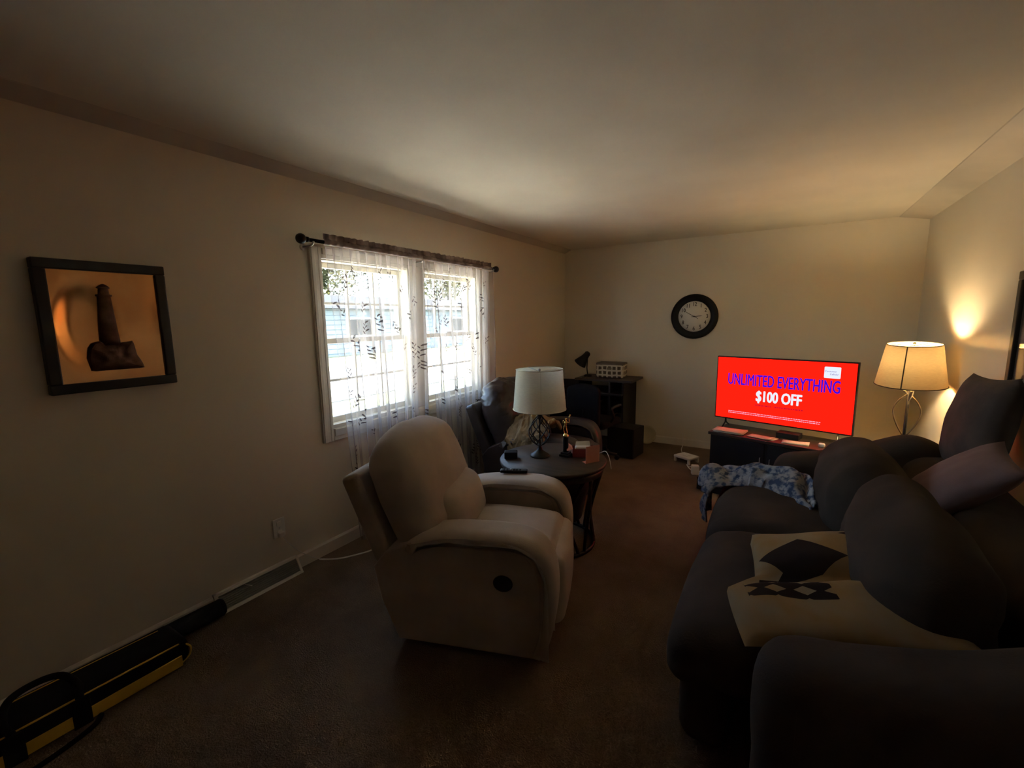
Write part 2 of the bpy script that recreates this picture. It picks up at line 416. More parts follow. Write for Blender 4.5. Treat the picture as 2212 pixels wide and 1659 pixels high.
# ------------------------------------------------------------ window
win = thing('window_1', 'white double window of two grilled double-hung sashes behind sheer curtains', None, (XL, (WY0 + WY1) / 2, WZ0), kind='structure')
def casing(y0, y1, z0, z1, horiz):
    b = MB(); b.box(XL, XL + 0.016, y0, y1, z0, z1, 0.003)
    if horiz: b.box(XL + 0.014, XL + 0.024, y0 + .006, y1 - .006, z0 + (z1 - z0) * .35, z1 - 0.006, 0.003)
    else:
        b.box(XL + 0.014, XL + 0.024, y0 + .006, y0 + .03, z0, z1, 0.003); b.box(XL + 0.012, XL + 0.019, y1 - .022, y1 - .006, z0, z1, 0.002)
    return b.build('casing', M_white, win, True)
casing(1.769, 1.848, 0.758, 2.02, False); casing(3.527, 3.606, 0.758, 2.02, False)
casing(1.848, 3.527, 1.95, 2.02, True); casing(1.848, 3.527, 0.758, 0.842, True)
MB().box(XL - T, XL, 2.61, 2.79, WZ0, WZ1, 0.004).box(XL, XL + 0.016, 2.605, 2.795, WZ0, WZ1, 0.004).build('mullion', M_white, win, True)
MB().box(XL - T, XL + 0.012, WY0, WY1, WZ0 - 0.004, WZ0 + 0.022, 0.004).build('sill', M_white, win, True)
MB().box(XL - T, XL, WY0, WY0 + .015, WZ0, WZ1).box(XL - T, XL, WY1 - .015, WY1, WZ0, WZ1).box(XL - T, XL, WY0, WY1, WZ1 - .014, WZ1).build('jamb_lining', M_white, win, True)
def sash(y0, y1, z0, z1, x, fr, bot, top):
    s_ = MB(); d = 0.032
    s_.box(x - d, x, y0, y0 + fr, z0, z1, .003); s_.box(x - d, x, y1 - fr, y1, z0, z1, .003)
    s_.box(x - d, x, y0 + fr, y1 - fr, z0, z0 + bot, .003); s_.box(x - d, x, y0 + fr, y1 - fr, z1 - top, z1, .003)
    so = s_.build('sash', M_white, win, True)
    gy0, gy1, gz0, gz1 = y0 + fr, y1 - fr, z0 + bot, z1 - top
    zm = (gz0 + gz1) / 2
    bars = [(x - d + .004, x - .006, gy0, gy1, zm - .008, zm + .008)]
    for k in (1, 2):
        ym = gy0 + (gy1 - gy0) * k / 3; bars.append((x - d + .005, x - .007, ym - .007, ym + .007, gz0, gz1))
    for b_ in bars:
        o = MB().box(*b_).build('muntin', M_white); o.parent = so
        o.data.transform(Matrix.Translation(-Vector(win.location)))
    for k in range(3):
        for (za, zb) in ((gz0, zm), (zm, gz1)):
            ya = gy0 + (gy1 - gy0) * k / 3; yb = gy0 + (gy1 - gy0) * (k + 1) / 3
            o = MB().box(x - d / 2 - .0015, x - d / 2 + .0015, ya, yb, za, zb).build('pane', M_glass); o.parent = so
            o.data.transform(Matrix.Translation(-Vector(win.location)))
    return so
for (a, b_) in ((1.86, 2.61), (2.79, 3.515)):
    sash(a, b_, 1.405, 1.94, XL - 0.085, 0.022, 0.036, 0.034)
    sash(a, b_, 0.867, 1.44, XL - 0.045, 0.026, 0.04, 0.036)
MB().box(XL - .045, XL - .035, 3.12, 3.18, 1.435, 1.452, .003).build('sash_lock', M_silver, win, True)

# curtain rod
RX, RZ = XL + 0.10, 2.036
rod = thing('curtain_rod', 'black metal curtain rod with round finials above the window', 'curtain rod', (RX, 2.69, RZ))
MB().tube([(RX, 1.69, RZ), (RX, 2.69, RZ - .004), (RX, 3.70, RZ)], 0.011, 12).build('pole', M_iron, rod, True)
for y in (1.672, 3.718):
    s_ = 1 if y > 2 else -1
    b = MB(); b.ball((RX, y + s_ * .012, RZ), 0.030); b.disc((RX, y - s_ * .035, RZ), (0, s_, 0), 0.016, 0.012, 16); b.build('finial', M_iron, rod, True)
for y in (1.735, 2.70, 3.675):
    b = MB(); b.tube([(XL + .002, y, RZ - .03), (RX - .02, y, RZ - .03), (RX, y, RZ - .022), (RX + .012, y, RZ - .008)], 0.006, 8); b.disc((XL, y, RZ - .03), (1, 0, 0), 0.02, 0.006, 16)
    b.build('bracket', M_silver, rod, True)

# ------------------------------------------------------------ sheer curtains
def curtain(y0, y1, yb0, yb1, label, seed, folds):
    rnd = random.Random(seed)
    zt, zb = 2.012, 0.03
    t = thing('sheer_curtain', label, 'curtain', (RX, (y0 + y1) / 2, zb))
    ph = [rnd.uniform(0, 6.28) for _ in range(4)]
    def P(u, v, off=0.0):            # v: 0 top, 1 bottom
        z = zt + (zb - zt) * v
        uu = u + 0.018 * math.sin(2 * PI * (u * 3.1) + ph[0]) * (0.4 + 0.6 * v)
        y = (y0 + (y1 - y0) * uu) * (1 - v) + (yb0 + (yb1 - yb0) * uu) * v
        y += 0.010 * v * math.sin(9 * u + ph[3])
        a = 0.010 + 0.016 * min(1, v * 3)
        q_ = 2 * PI * folds * u + ph[1] + 1.1 * math.sin(2 * PI * u * 1.3 + ph[2]) + 0.5 * v * math.sin(5 * u + ph[0])
        w = 2.2 * math.exp(-((math.sin(q_ / 2)) / 0.30) ** 2) - 0.5 + 0.35 * math.sin(q_ * .5 + ph[0])
        w = w * (0.7 + 0.3 * math.sin(2 * PI * u * 1.7 + ph[3]))
        x = RX + 0.012 + a * w + 0.003 * math.sin(2 * PI * folds * 1.7 * u + ph[3]) * (1 - 0.4 * v)
        return (x + off, y, z)
    MB().grid(lambda u, v: P(u, v), 180, 40).build('panel', M_sheer, t, True)
    # rod pocket and ruffle above the rod
    def hd(u, v):
        y = y0 + (y1 - y0) * u
        a = 2 * PI * folds * 2.2 * u + ph[1]
        if v < 0.34:                      # standing ruffle
            k = v / 0.34; z = 2.086 - 0.034 * k + 0.006 * nz((u * 30, 0, 0), 1, seed); x = RX + 0.004 + 0.008 * math.sin(a) * (1 - k * .5) + 0.004
        else:
            k = (v - 0.34) / 0.66; an = PI / 2 - PI * k; z = RZ + 0.018 * math.sin(an); x = RX + 0.017 * math.cos(an) + 0.002 + 0.004 * math.sin(a)
        return (x, y, z)
    MB().grid(hd, 200, 12).build('heading', M_sheer2, t, True)
    def hd2(u, v):
        x, y, z = hd(u, v); return (2 * RX - x, y, z)
    # printed sprigs of leaves on the cloth
    b = MB()
    for i in range(60):
        u = rnd.uniform(0.04, 0.96); v = rnd.uniform(0.03, 0.95); ang = rnd.uniform(-0.6, 0.6) + (PI if rnd.random() < .3 else 0)
        nl = rnd.randint(3, 7); W_, H_ = (y1 - y0), (zt - zb)
        stem = rnd.uniform(0.012, 0.02)
        for k in range(nl):
            side = 1 if k % 2 else -1
            cx = u * W_ + math.sin(ang) * stem * k; cz = v * H_ - math.cos(ang) * stem * k
            la = ang + side * 0.8; L = rnd.uniform(0.024, 0.034); wd = L * 0.17
            pts = []
            for q in range(8):
                tt = q / 8 * 2 * PI; lx = L * 0.5 * (1 + math.cos(tt)); ly = wd * math.sin(tt)
                px = cx + math.sin(la) * lx + math.cos(la) * ly; pz = cz - math.cos(la) * lx + math.sin(la) * ly
                pts.append(P(min(1, max(0, px / W_)), min(1, max(0, pz / H_)), 0.0025))
            b.add(pts, [list(range(8))], False)
    o = b.build('leaf_print', M_leafprint, t, True); o['kind'] = 'stuff'
    return t
curtain(1.806, 2.70, 1.93, 2.62, 'left sheer curtain panel with leaf sprigs, pulled toward the window middle', 3, 8)
curtain(2.68, 3.63, 2.83, 3.56, 'right sheer curtain panel with leaf sprigs, beside the dark recliner', 8, 7)

# ------------------------------------------------------------ outdoors
M_lawn = mat('sunlit_lawn', (0.10, 0.11, 0.05), 0.95, (0.14, 0.14, 0.07), 1.2, 0.4, 30)
M_bounce = mat('pale_bounce', (0.70, 0.66, 0.57), 0.9, (0.64, 0.60, 0.52), 2, 0.1, 30)
M_asph = mat('grey_asphalt', (0.09, 0.09, 0.09), 0.9, (0.07, 0.07, 0.07), 6, 0.2, 40)
M_siding = mat('pale_blue_siding', (0.15, 0.185, 0.215), 0.9, (0.14, 0.175, 0.205), 1.5, spec=.1)
M_roof = mat('grey_shingle', (0.016, 0.018, 0.022), 0.9, (0.012, 0.014, 0.018), 6, 0.3, 20, spec=.1)
M_leafg = mat('leaf_green', (0.040, 0.043, 0.010), 0.9, (0.085, 0.08, 0.018), 3, spec=.1)
M_leafd = mat('leaf_dark', (0.010, 0.014, 0.006), 0.9, (0.022, 0.024, 0.009), 3, spec=.1)
M_bark = mat('bark', (0.11, 0.08, 0.06), 0.9, (0.07, 0.05, 0.04), 8, 0.4, 30)
struct(MB().box(-70, XL - T, -40, 75, -0.8, -0.45).build('ground', M_lawn))
struct(MB().box(-7.6, XL - T - 0.25, -6.0, 14.0, -0.46, -0.43).build('bounce_slab', M_bounce))  # pale slab out of view, added to bounce sunlight up to the ceiling
struct(MB().box(-17.5, -9.5, -40, 75, -0.46, -0.42).build('street', M_asph))
hs = thing('house', 'pale blue house with grey roof across the street, seen through the curtains', 'house', (-26, 24, -0.45))
MB().box(-30, -22.3, 15, 36, -0.45, 2.35).build('wall', M_siding, hs, True)
for k in range(9): 
    z = -0.3 + k * 0.28
    MB().box(-22.3, -22.24, 15, 36, z, z + 0.25, 0.01, 1).build('siding_board', M_siding, hs, True)
b = MB(); b.add([(-31, 14.4, 2.3), (-21.6, 14.4, 2.3), (-26.3, 14.4, 3.35), (-31, 36.6, 2.3), (-21.6, 36.6, 2.3), (-26.3, 36.6, 3.35)], [(0, 1, 2), (3, 5, 4), (1, 4, 5, 2), (0, 2, 5, 3), (0, 3, 4, 1)], False)
b.build('roof', M_roof, hs, True)
for (ya, yb, za, zb) in ((17.5, 19.5, 0.6, 1.8), (23.2, 24.4, -0.4, 1.9), (27, 29.5, 0.6, 1.8), (31.5, 34.6, -0.4, 1.9)):
    w_ = MB().box(-22.25, -22.15, ya, yb, za, zb, .02, 1).build('window' if za > 0 else 'door', M_white, hs, True)
    if za > 0:
        o = MB().box(-22.16, -22.14, ya + .12, yb - .12, za + .12, zb - .12).build('pane', M_black, hs, True)
def tree(x, y, h, r, label, m, seed):
    rnd = random.Random(seed)
    t = thing('tree', label, 'tree', (x, y, -0.5), group='trees across the street')
    b = MB(); b.tube([(x, y, -0.5), (x + .1, y + .05, h * .35), (x - .05, y + .1, h * .75)], [0.22, 0.17, 0.06], 10)
    for k in range(5):
        a = rnd.uniform(0, 6.28); z0 = h * rnd.uniform(.35, .6)
        b.tube([(x, y, z0), (x + r * .5 * math.cos(a), y + r * .5 * math.sin(a), z0 + h * .2)], [0.08, 0.03], 6)
    b.build('trunk', M_bark, t, True)
    c = MB()
    for k in range(2800):
        d = Vector((rnd.gauss(0, 1), rnd.gauss(0, 1), rnd.gauss(0, 1))).normalized() * (rnd.random() ** .4)
        p = Vector((x, y, h * .68)) + Vector((d.x * r, d.y * r, d.z * h * .38))
        p += Vector((nz(p, .6, seed), nz(p, .6, seed + 5), nz(p, .6, seed + 9))) * .6
        q = Matrix.Translation(p) @ Matrix.Rotation(rnd.uniform(0, 6.28), 4, Vector((rnd.gauss(0, 1), rnd.gauss(0, 1), rnd.gauss(0, 1))).normalized())
        s_ = rnd.uniform(.12, .26)
        c.add([(-s_, 0, 0), (0, -s_ * .45, .02), (s_, 0, 0), (0, s_ * .45, .02)], [(0, 1, 2, 3)], False, q)
    o = c.build('crown', m, t, True); o['kind'] = 'stuff'
tree(-34, 15, 9.5, 4.2, 'leafy tree behind the left end of the blue house', M_leafg, 1)
tree(-46, 34, 12.5, 5.4, 'taller leafy tree behind the middle of the blue house', M_leafd, 2)
tree(-33, 40, 9.0, 4.4, 'yellow green tree past the right end of the blue house', M_leafg, 3)
tree(-36, 25, 10.5, 4.5, 'bushy tree rising behind the blue house roof', M_leafg, 5)
tree(-40, 50, 11.0, 5.0, 'large dark tree far beyond the right end of the street', M_leafd, 6)
tree(-20, 12.0, 7.0, 2.6, 'small tree on the lawn left of the blue house', M_leafd, 4)

# ------------------------------------------------------------ left wall: picture, outlet, register
pic = thing('framed_picture', 'dark wood framed copper relief of a lighthouse on rocks, on left wall', 'picture', (XL, 0.759, 1.543))
PY0, PY1, PZ0, PZ1 = 0.538, 0.980, 1.268, 1.818
fb = 0.041
M_frame = mat('black_brown_frame', (0.018, 0.014, 0.011), 0.4, (0.03, 0.022, 0.016), 4, 0.05, 60)
for (ya, yb, za, zb) in ((PY0, PY1, PZ1 - fb, PZ1), (PY0, PY1, PZ0, PZ0 + fb), (PY0, PY0 + fb, PZ0 + fb, PZ1 - fb), (PY1 - fb, PY1, PZ0 + fb, PZ1 - fb)):
    MB().box(XL, XL + 0.042, ya, yb, za, zb, 0.005).build('frame', M_frame, pic, True)
M_copper = mat('copper_sheet', (0.90, 0.43, 0.17), 0.2, (0.80, 0.35, 0.13), 9, 0.03, 40, metal=1.0)
M_rock = mat('bronze_rock', (0.16, 0.075, 0.045), 0.5, (0.10, 0.045, 0.028), 26, 0.5, 60, metal=0.4)
def sheet(u, v):
    y = PY0 + fb + (PY1 - PY0 - 2 * fb) * u; z = PZ0 + fb + (PZ1 - PZ0 - 2 * fb) * v
    # hollow shaped to catch the lamp's reflection as a swirl, left of the tower
    dy, dz = (y - 0.678) / 0.088, (z - 1.548) / 0.168
    q = dy * dy + dz * dz
    x = XL + 0.028 - 0.0185 * math.exp(-q * q * 1.2)
    x += 0.005 * math.exp(-((y - 0.90) / 0.06) ** 2 - ((z - 1.66) / 0.16) ** 2)
    return (x, y, z)
MB().grid(sheet, 60, 70).build('copper_sheet', M_copper, pic, True)
# tower: half-round relief standing off the sheet
b = MB()
tw = [(1.462, .036), (1.50, .0335), (1.56, .030), (1.62, .0265), (1.66, .0245), (1.672, .0245), (1.674, .029), (1.680, .029), (1.682, .021), (1.705, .020), (1.709, .026), (1.715, .022), (1.728, .009), (1.732, .004), (1.750, .0015)]
b.lathe([(r_, z) for z, r_ in tw], 20, Matrix.Translation((XL + 0.020, 0, 0)) @ Matrix.Diagonal((0.7, 1, 1, 1)), cy=0.752)
b.build('tower', M_rock, pic, True)
b = MB()
outl = [(0.672, 1.352), (0.668, 1.41), (0.678, 1.455), (0.692, 1.475), (0.715, 1.482), (0.74, 1.475), (0.765, 1.468), (0.785, 1.475), (0.812, 1.478), (0.832, 1.482), (0.838, 1.45), (0.842, 1.415), (0.856, 1.385), (0.866, 1.355), (0.862, 1.35)]
rr = random.Random(5)
ny_, nz_ = 26, 20
cy_, cz_ = 0.765, 1.40
def rock(u, v):          # radial sheet with facets
    a = 2 * PI * u; d = Vector((math.cos(a), math.sin(a)))
    best = 1e9
    n = len(outl)
    for i in range(n):
        p, q = Vector(outl[i]) - Vector((cy_, cz_)), Vector(outl[(i + 1) % n]) - Vector((cy_, cz_))
        den = d.x * (q.y - p.y) - d.y * (q.x - p.x)
        if abs(den) < 1e-9: continue
        t_ = (p.x * (q.y - p.y) - p.y * (q.x - p.x)) / den; s_ = (p.x * d.y - p.y * d.x) / den
        if t_ > 0 and 0 <= s_ <= 1: best = min(best, t_)
    if best > 1: best = 0.08
    rad = best * v
    y, z = cy_ + d.x * rad, cz_ + d.y * rad
    cell = noise.cell(Vector((y * 42, z * 36, 3))) if False else nz((y * 30, z * 30, 1), 1, 2)
    x = XL + 0.030 + 0.018 * (1 - v ** 3) + 0.010 * cell * (1 - v ** 4)
    if v > 0.99: x = XL + 0.022
    return (x, y, z)
b.grid(rock, 56, 14)
b.sm = [False] * len(b.sm)
b.build('rocks', M_rock, pic, True)

ot = thing('wall_outlet', 'white wall outlet with a plug low on the left wall', 'outlet', (XL, 1.428, 0.318))
MB().box(XL, XL + 0.006, 1.390, 1.463, 0.258, 0.375, 0.003).build('cover_plate', M_plastic, ot, True)
for z in (0.343, 0.288): MB().box(XL + .005, XL + .0085, 1.411, 1.442, z - .014, z + .014, .003).build('socket', M_white, ot, True)
MB().disc((XL + .005, 1.4265, 0.3155), (1, 0, 0), .004, .003, 10).build('screw', M_silver, ot, True)
b = MB().box(XL + .008, XL + .034, 1.408, 1.444, 0.262, 0.292, .005)
b.tube(smooth_open([(XL + .03, 1.43, .27), (XL + .045, 1.45, .22), (XL + .03, 1.52, .13), (XL + .03, 1.60, .05), (XL + .045, 1.66, .006)]), .0028, 6)
tag(b.build('power_plug', M_plastic), 'white plug and thin cord in the left wall outlet', 'plug')
b = MB().tube(smooth_open([(-2.52, 1.655, .006), (-2.46, 1.69, .006), (-2.403, 1.742, .006), (-2.36, 1.81, .006), (-2.323, 1.884, .006), (-2.30, 1.96, .006), (-2.22, 2.05, .006)]), .005, 8)
tag(b.build('white_cable', M_plastic), 'white cable lying on the carpet beside the left baseboard', 'cable')

rg = thing('floor_register', 'white metal baseboard heat register on the left wall', 'register', (XL, 1.27, 0))
b = MB()
y0, y1 = 1.03, 1.515
for (ya, yb, za, zb) in ((y0, y1, .086, .097), (y0, y1, .0, .012), (y0, y0 + .018, 0, .097), (y1 - .014, y1, 0, .097)):
    xo = lambda z: XL + .075 - .055 * (z / .097)
    b.add([(XL, ya, za), (XL, yb, za), (XL, yb, zb), (XL, ya, zb), (xo(za), ya, za), (xo(za), yb, za), (xo(zb), yb, zb), (xo(zb), ya, zb)],
          [(0, 1, 2, 3), (4, 7, 6, 5), (0, 4, 5, 1), (3, 2, 6, 7), (0, 3, 7, 4), (1, 5, 6, 2)], False)
b.build('frame', M_base, rg, True)
M_grille = mat('register_grey', (0.26, 0.25, 0.2), 0.6)
xo = lambda z: XL + .066 - .055 * (z / .097)
MB().add([(xo(.012), y0 + .018, .012), (xo(.012), y1 - .014, .012), (xo(.086), y1 - .014, .086), (xo(.086), y0 + .018, .086)], [(0, 1, 2, 3)], False).build('face_plate', M_grille, rg, True)
for k in range(7):
    z = .02 + k * .0098
    MB().box(xo(z) - .001, xo(z) + .005, y0 + .02, y1 - .016, z - .0012, z + .0012).build('slat', M_grille, rg, True)
MB().tube([(xo(.08) + .004, 1.19, .08), (xo(.06) + .02, 1.215, .066)], .003, 6).build('damper_lever', M_base, rg, True)

# ------------------------------------------------------------ far wall clock
ck = thing('wall_clock', 'large round black rimmed wall clock with white face on the far wall', 'clock', (-0.915, YF, 1.552))
CQ = Matrix.Translation((-0.915, YF, 1.552)) @ Matrix.Rotation(PI / 2, 4, 'X')
M_face = mat('clock_face', (0.80, 0.75, 0.66), 0.5, (0.78, 0.73, 0.64), 3)
M_ink = mat('numeral_ink', (0.10, 0.07, 0.055), 0.6)
CR = 0.256
b = MB(); b.lathe([(CR * .62, 0.0), (CR, 0.0), (CR, .022), (CR * .965, .034), (CR * .86, .040), (CR * .76, .034), (CR * .70, .022), (CR * .685, .014)], 56, CQ, caps=False); b.build('rim', M_blackwood, ck, True)
b = MB(); b.lathe([(CR * .70, .0), (CR * .70, .012), (.0003, .012)], 48, CQ); b.build('dial', M_face, ck, True)
LOC = Matrix.Rotation(PI / 2, 4, 'X')
for h_ in range(1, 13):
    a = PI / 2 - h_ * PI / 6; rr_ = CR * .545
    text('numeral', str(h_), 0.062, M_ink, ck, LOC @ Matrix.Translation((rr_ * math.cos(a), rr_ * math.sin(a), .0128)), 0.0011, 0.8)
def hand(name, ang, L, back, wd, z):
    b = MB(); q = Matrix.Rotation(ang, 4, 'Z') @ Matrix.Translation((0, 0, z))
    b.add([(-back, -wd * .7, 0), (0, -wd, 0), (L * .8, -wd * .8, 0), (L, 0, 0), (L * .8, wd * .8, 0), (0, wd, 0), (-back, wd * .7, 0),
           (-back, -wd * .7, .0015), (0, -wd, .0015), (L * .8, -wd * .8, .0015), (L, 0, .0015), (L * .8, wd * .8, .0015), (0, wd, .0015), (-back, wd * .7, .0015)],
          [list(range(7))[::-1], list(range(7, 14))] + [(i, (i + 1) % 7, 7 + (i + 1) % 7, 7 + i) for i in range(7)], False, CQ @ q)
    b.build(name, M_ink, ck, True)
hand('hour_hand', PI / 2 - (2 + 50 / 60) * PI / 6, CR * .36, .03, .004, .015)
hand('minute_hand', PI / 2 - 50 * PI / 30, CR * .50, .05, .0032, .018)
MB().lathe([(.008, .012), (.008, .021), (.0003, .022)], 14, CQ).build('hub', M_ink, ck, True)

# ------------------------------------------------------------ recliner
def lean_M(cx, cz, a): return Matrix.Translation((cx, 0, cz)) @ Matrix.Rotation(-a, 4, 'Y')
def recliner(name, label, loc, rz, m, leather=False):
    W = 0.85; WB = 0.78
    t = thing(name, label, 'recliner', loc, rz)
    LE = R(21.7)
    MB().box(.06, .60, .06, W - .06, 0.0, .12, .01).build('base', M_dark, t)
    arm = smooth_closed([(.06, .50), (.15, .568), (.30, .598), (.50, .607), (.62, .600), (.70, .572), (.752, .51), (.778, .42), (.782, .30), (.765, .16), (.73, .035), (.715, .025), (.70, .035), (.697, .15), (.697, .28), (.69, .40), (.655, .49), (.58, .525), (.45, .532), (.30, .525), (.12, .48)], 4)
    side = [(.02, .03), (.71, .03), (.715, .46), (.66, .545), (.10, .53), (-.03, .47), (-.095, .39), (-.06, .22)]
    for (w0, w1, s0, s1) in ((-.018, .19, .0, .16), (W - .19, W + .018, W - .16, W)):
        MB().slab(arm, w0, w1, .055, 5).build('armrest', m, t)
        b = MB().slab(side, s0, s1, .008, 2); b.sm = [False] * len(b.sm); b.build('side_panel', m, t)
    def seat_fn(q):
        if q.x > .62: q.z -= (q.x - .62) ** 2 * 1.4
        q.z += .006 * nz(q, 6, 3)
        return q
    MB().soft(.70, W - .34, .20, .07, (0, 0, .035), (.42, W / 2, .365), seat_fn).build('seat_cushion', m, t)
    MB().soft(.12, W - .36, .36, .05, (.02, 0, 0), (.735, W / 2, .245)).build('footrest', m, t)
    # back: outer shell, puffy cushion, lumbar roll
    Mx = lean_M(-.132, .565, LE)
    MB().soft(.10, WB - .08, .54, .03, (.0, 0, 0), (0, WB / 2, 0), None, Mx).build('back_shell', m, t)
    Mx = lean_M(.015, .715, LE)
    def back_fn(q):
        u = (q.y - WB / 2) / (WB / 2 - .04)
        q.z -= .075 * max(0, q.z / .28) * u ** 4 + .018 * u * u * max(0, q.z / .28)
        if q.z < 0: q.x += .05 * (q.z / .28) ** 2 * .4
        w_ = nz((q.x * .6, q.y * .8, q.z * 1.8), 9, 7)
        q.x += .012 * nz(q, 6, 4) + .006 * nz((q.x, q.y, q.z * 3), 7, 1) * max(0, q.z / .28); q.z += .010 * nz((q.x, q.y, 0), 7, 9)
        if leather:
            q.x += .030 * w_ * max(0.2, .4 + q.z / .28) + .012 * abs(nz((q.x, q.y * .7, q.z * 1.6), 22, 6)); q.z += .016 * nz((q.x, q.y * 1.2, q.z * 2.5), 13, 2)
        return q
    MB().soft(.23, WB - .06, .58, .105, (.045, 0, .03), (0, WB / 2, 0), back_fn, Mx, 6, 10 if not leather else 40).build('back_cushion', m, t)
    Mx = lean_M(.165, .545, R(15))
    MB().soft(.20, W - .36, .30, .085, (.04, 0, .01), (0, W / 2, 0), None, Mx, 5, 6).build('lumbar_cushion', m, t)
    # recline lever cup on the right side
    b = MB(); b.lathe([(.0005, .0), (.030, .0), (.034, .006), (.041, .008), (.043, .003), (.042, -.004)], 28, Matrix.Translation((.545, -.001, .385)) @ Matrix.Rotation(PI / 2, 4, 'X') @ Matrix.Diagonal((1.05, .88, 1, 1)))
    h_ = b.build('recline_handle', M_black, t)
    return t
recliner('beige_recliner', 'beige plush recliner standing alone beside the window, back to camera left', (-1.522, 1.362, 0), math.atan2(.224, .671), M_suede)
recliner('leather_recliner', 'dark brown wrinkled leather recliner behind the table lamp', (-2.07, 3.02, 0), R(9), M_leather, True)

# plush throw over the near arm of the leather recliner
def fur(u, v):
    a = v * 1.0
    x = -1.93 + .34 * u + .03 * nz((u * 3, v * 3, 0), 1, 5)
    if v < .55: k = v / .55; y = 3.42 - .30 * k; z = .60 + .11 * math.sin(PI * k * .9) + .02
    else: k = (v - .55) / .45; y = 3.12 - .045 * math.sin(min(1, k * 2) * PI / 2) * 1.6; z = .655 - .17 * k * (.75 + .45 * math.sin(3 * u + 1))
    n = nz((u * 5, v * 5, 2), 1, 9) * .050 + nz((u * 13, v * 13, 1), 1, 4) * .018 + nz((u * 34, v * 34, 1), 1, 2) * .008
    return (x, y - n * .5 - .01, z + n + .02 * math.sin(PI * u))
b = MB().grid(fur, 60, 50)
o = b.build('plush_throw', M_fur); tag(o, 'cream plush throw heaped over the leather recliner arm behind the lamp', 'throw')
sm_ = o.modifiers.new('thick', 'SOLIDIFY'); sm_.thickness = .03; sm_.offset = -1

# remote on far arm of the beige recliner
rm = thing('remote_control', 'black remote control lying on the beige recliner far armrest', 'remote', (-1.385, 2.262, .606), R(26))
MB().box(-.085, .085, -.022, .022, 0.004, .022, .006).build('body', M_black, rm)
for i in range(6):
    for j in range(2): MB().box(-.06 + i * .02 - .005, -.06 + i * .02 + .005, -.012 + j * .018 - .004, -.012 + j * .018 + .004, .021, .0245, .001, 1).build('button', M_silver if i == 2 else M_dark, rm)

# ------------------------------------------------------------ round table and what stands on it
TX, TY, TZ = -1.320, 2.672, 0.60
tb = thing('round_table', 'round dark wood drum side table with crossed bar base', 'table', (TX, TY, 0))
b = MB().lathe([(.0005, TZ - .032), (.345, TZ - .032), (.363, TZ - .026), (.366, TZ - .008), (.360, TZ), (.0005, TZ)], 64, cx=TX, cy=TY)
b.build('tabletop', M_tabletop, tb, True)
b = MB().lathe([(.30, TZ - .075), (.345, TZ - .075), (.345, TZ - .03), (.30, TZ - .03)], 56, cx=TX, cy=TY); b.build('apron', M_wood, tb, True)
b = MB().tube([(TX + .285 * math.cos(2 * PI * k / 48), TY + .285 * math.sin(2 * PI * k / 48), .014) for k in range(48)], .014, 8, closed=True); b.build('base_ring', M_iron, tb, True)
MB().lathe([(.0005, .20), (.205, .20), (.235, .36), (.30, .53), (.0005, .53)], 40, cx=TX, cy=TY).build('drum', M_blackwood, tb, True)  # dark body put in to blacken the space behind the bars
for k in range(8):
    a0 = 2 * PI * k / 8
    for s_ in (-1, 1):
        pts = []
        for q in range(9):
            v = q / 8; a = a0 + s_ * (v - .5) * .62; rad = .285 + .05 * v + (-.035 * math.sin(PI * v)); pts.append((TX + rad * math.cos(a), TY + rad * math.sin(a), .014 + (TZ - .08) * v))
        b = MB(); b.tube(pts, .012, 6); b.build('bar', M_iron if s_ > 0 else M_wood, tb, True)

# table lamp (unlit)
LX, LY = -1.415, 2.662
tl = thing('table_lamp', 'unlit table lamp with cream drum shade and black twisted wire base', 'lamp', (LX, LY, TZ))
b = MB().lathe([(.0005, TZ), (.068, TZ), (.070, TZ + .006), (.064, TZ + .014), (.040, TZ + .030), (.020, TZ + .045), (.012, TZ + .07), (.010, TZ + .09), (.0005, TZ + .09)], 36, cx=LX, cy=LY); b.build('foot', M_iron, tl, True)
b = MB()
for k in range(6):
    for s_ in (1, -1):
        pts = []
        for q in range(17):
            v = q / 16; a = 2 * PI * k / 6 + s_ * v * 2.3 + .3; rad = .010 + .066 * math.sin(PI * v ** .85) ** .9 if 0 < v < 1 else .010
            pts.append((LX + rad * math.cos(a), LY + rad * math.sin(a), TZ + .075 + .215 * v))
        b = MB(); b.tube(pts, .0036, 6); b.build('wire', M_iron, tl, True)
        if s_ > 0 and k % 1 == 0: pass
MB().tube([(LX, LY, TZ + .08), (LX, LY, TZ + .60)], .005, 8).build('stem', M_iron, tl, True)
MB().lathe([(.014, TZ + .285), (.018, TZ + .30), (.018, TZ + .36), (.014, TZ + .37)], 18, cx=LX, cy=LY).build('socket', M_black, tl, True)
MB().ball((LX - .055, LY - .045, TZ + .305), .009, 10).tube([(LX - .012, LY - .01, TZ + .315), (LX - .055, LY - .045, TZ + .305)], .002, 6).build('pull_chain', M_silver, tl, True)
def drum_shade(cx, cy, z0, z1, r0, r1, m, parent, n=56):
    th = .003
    b = MB().lathe([(r0, z0), (r1, z1)], n, cx=cx, cy=cy); b.f = b.f[:n]; b.sm = b.sm[:n]; b.mi = b.mi[:n]
    return b.build('shade', m, parent, True)
drum_shade(LX, LY, .935, 1.213, .182, .158, M_shade, tl)
M_hem = mat('cream_hem', (0.72, 0.66, 0.5), .8)
for (z, r_) in ((.937, .1825), (1.211, .1585)): MB().tube([(LX + r_ * math.cos(2 * PI * k / 56), LY + r_ * math.sin(2 * PI * k / 56), z) for k in range(56)], .0032, 6, closed=True).build('shade_rim', M_hem, tl, True)
b = MB()
for k in range(3):
    a = 2 * PI * k / 3 + .5; b.tube([(LX, LY, 1.195), (LX + .157 * math.cos(a), LY + .157 * math.sin(a), 1.211)], .002, 6)
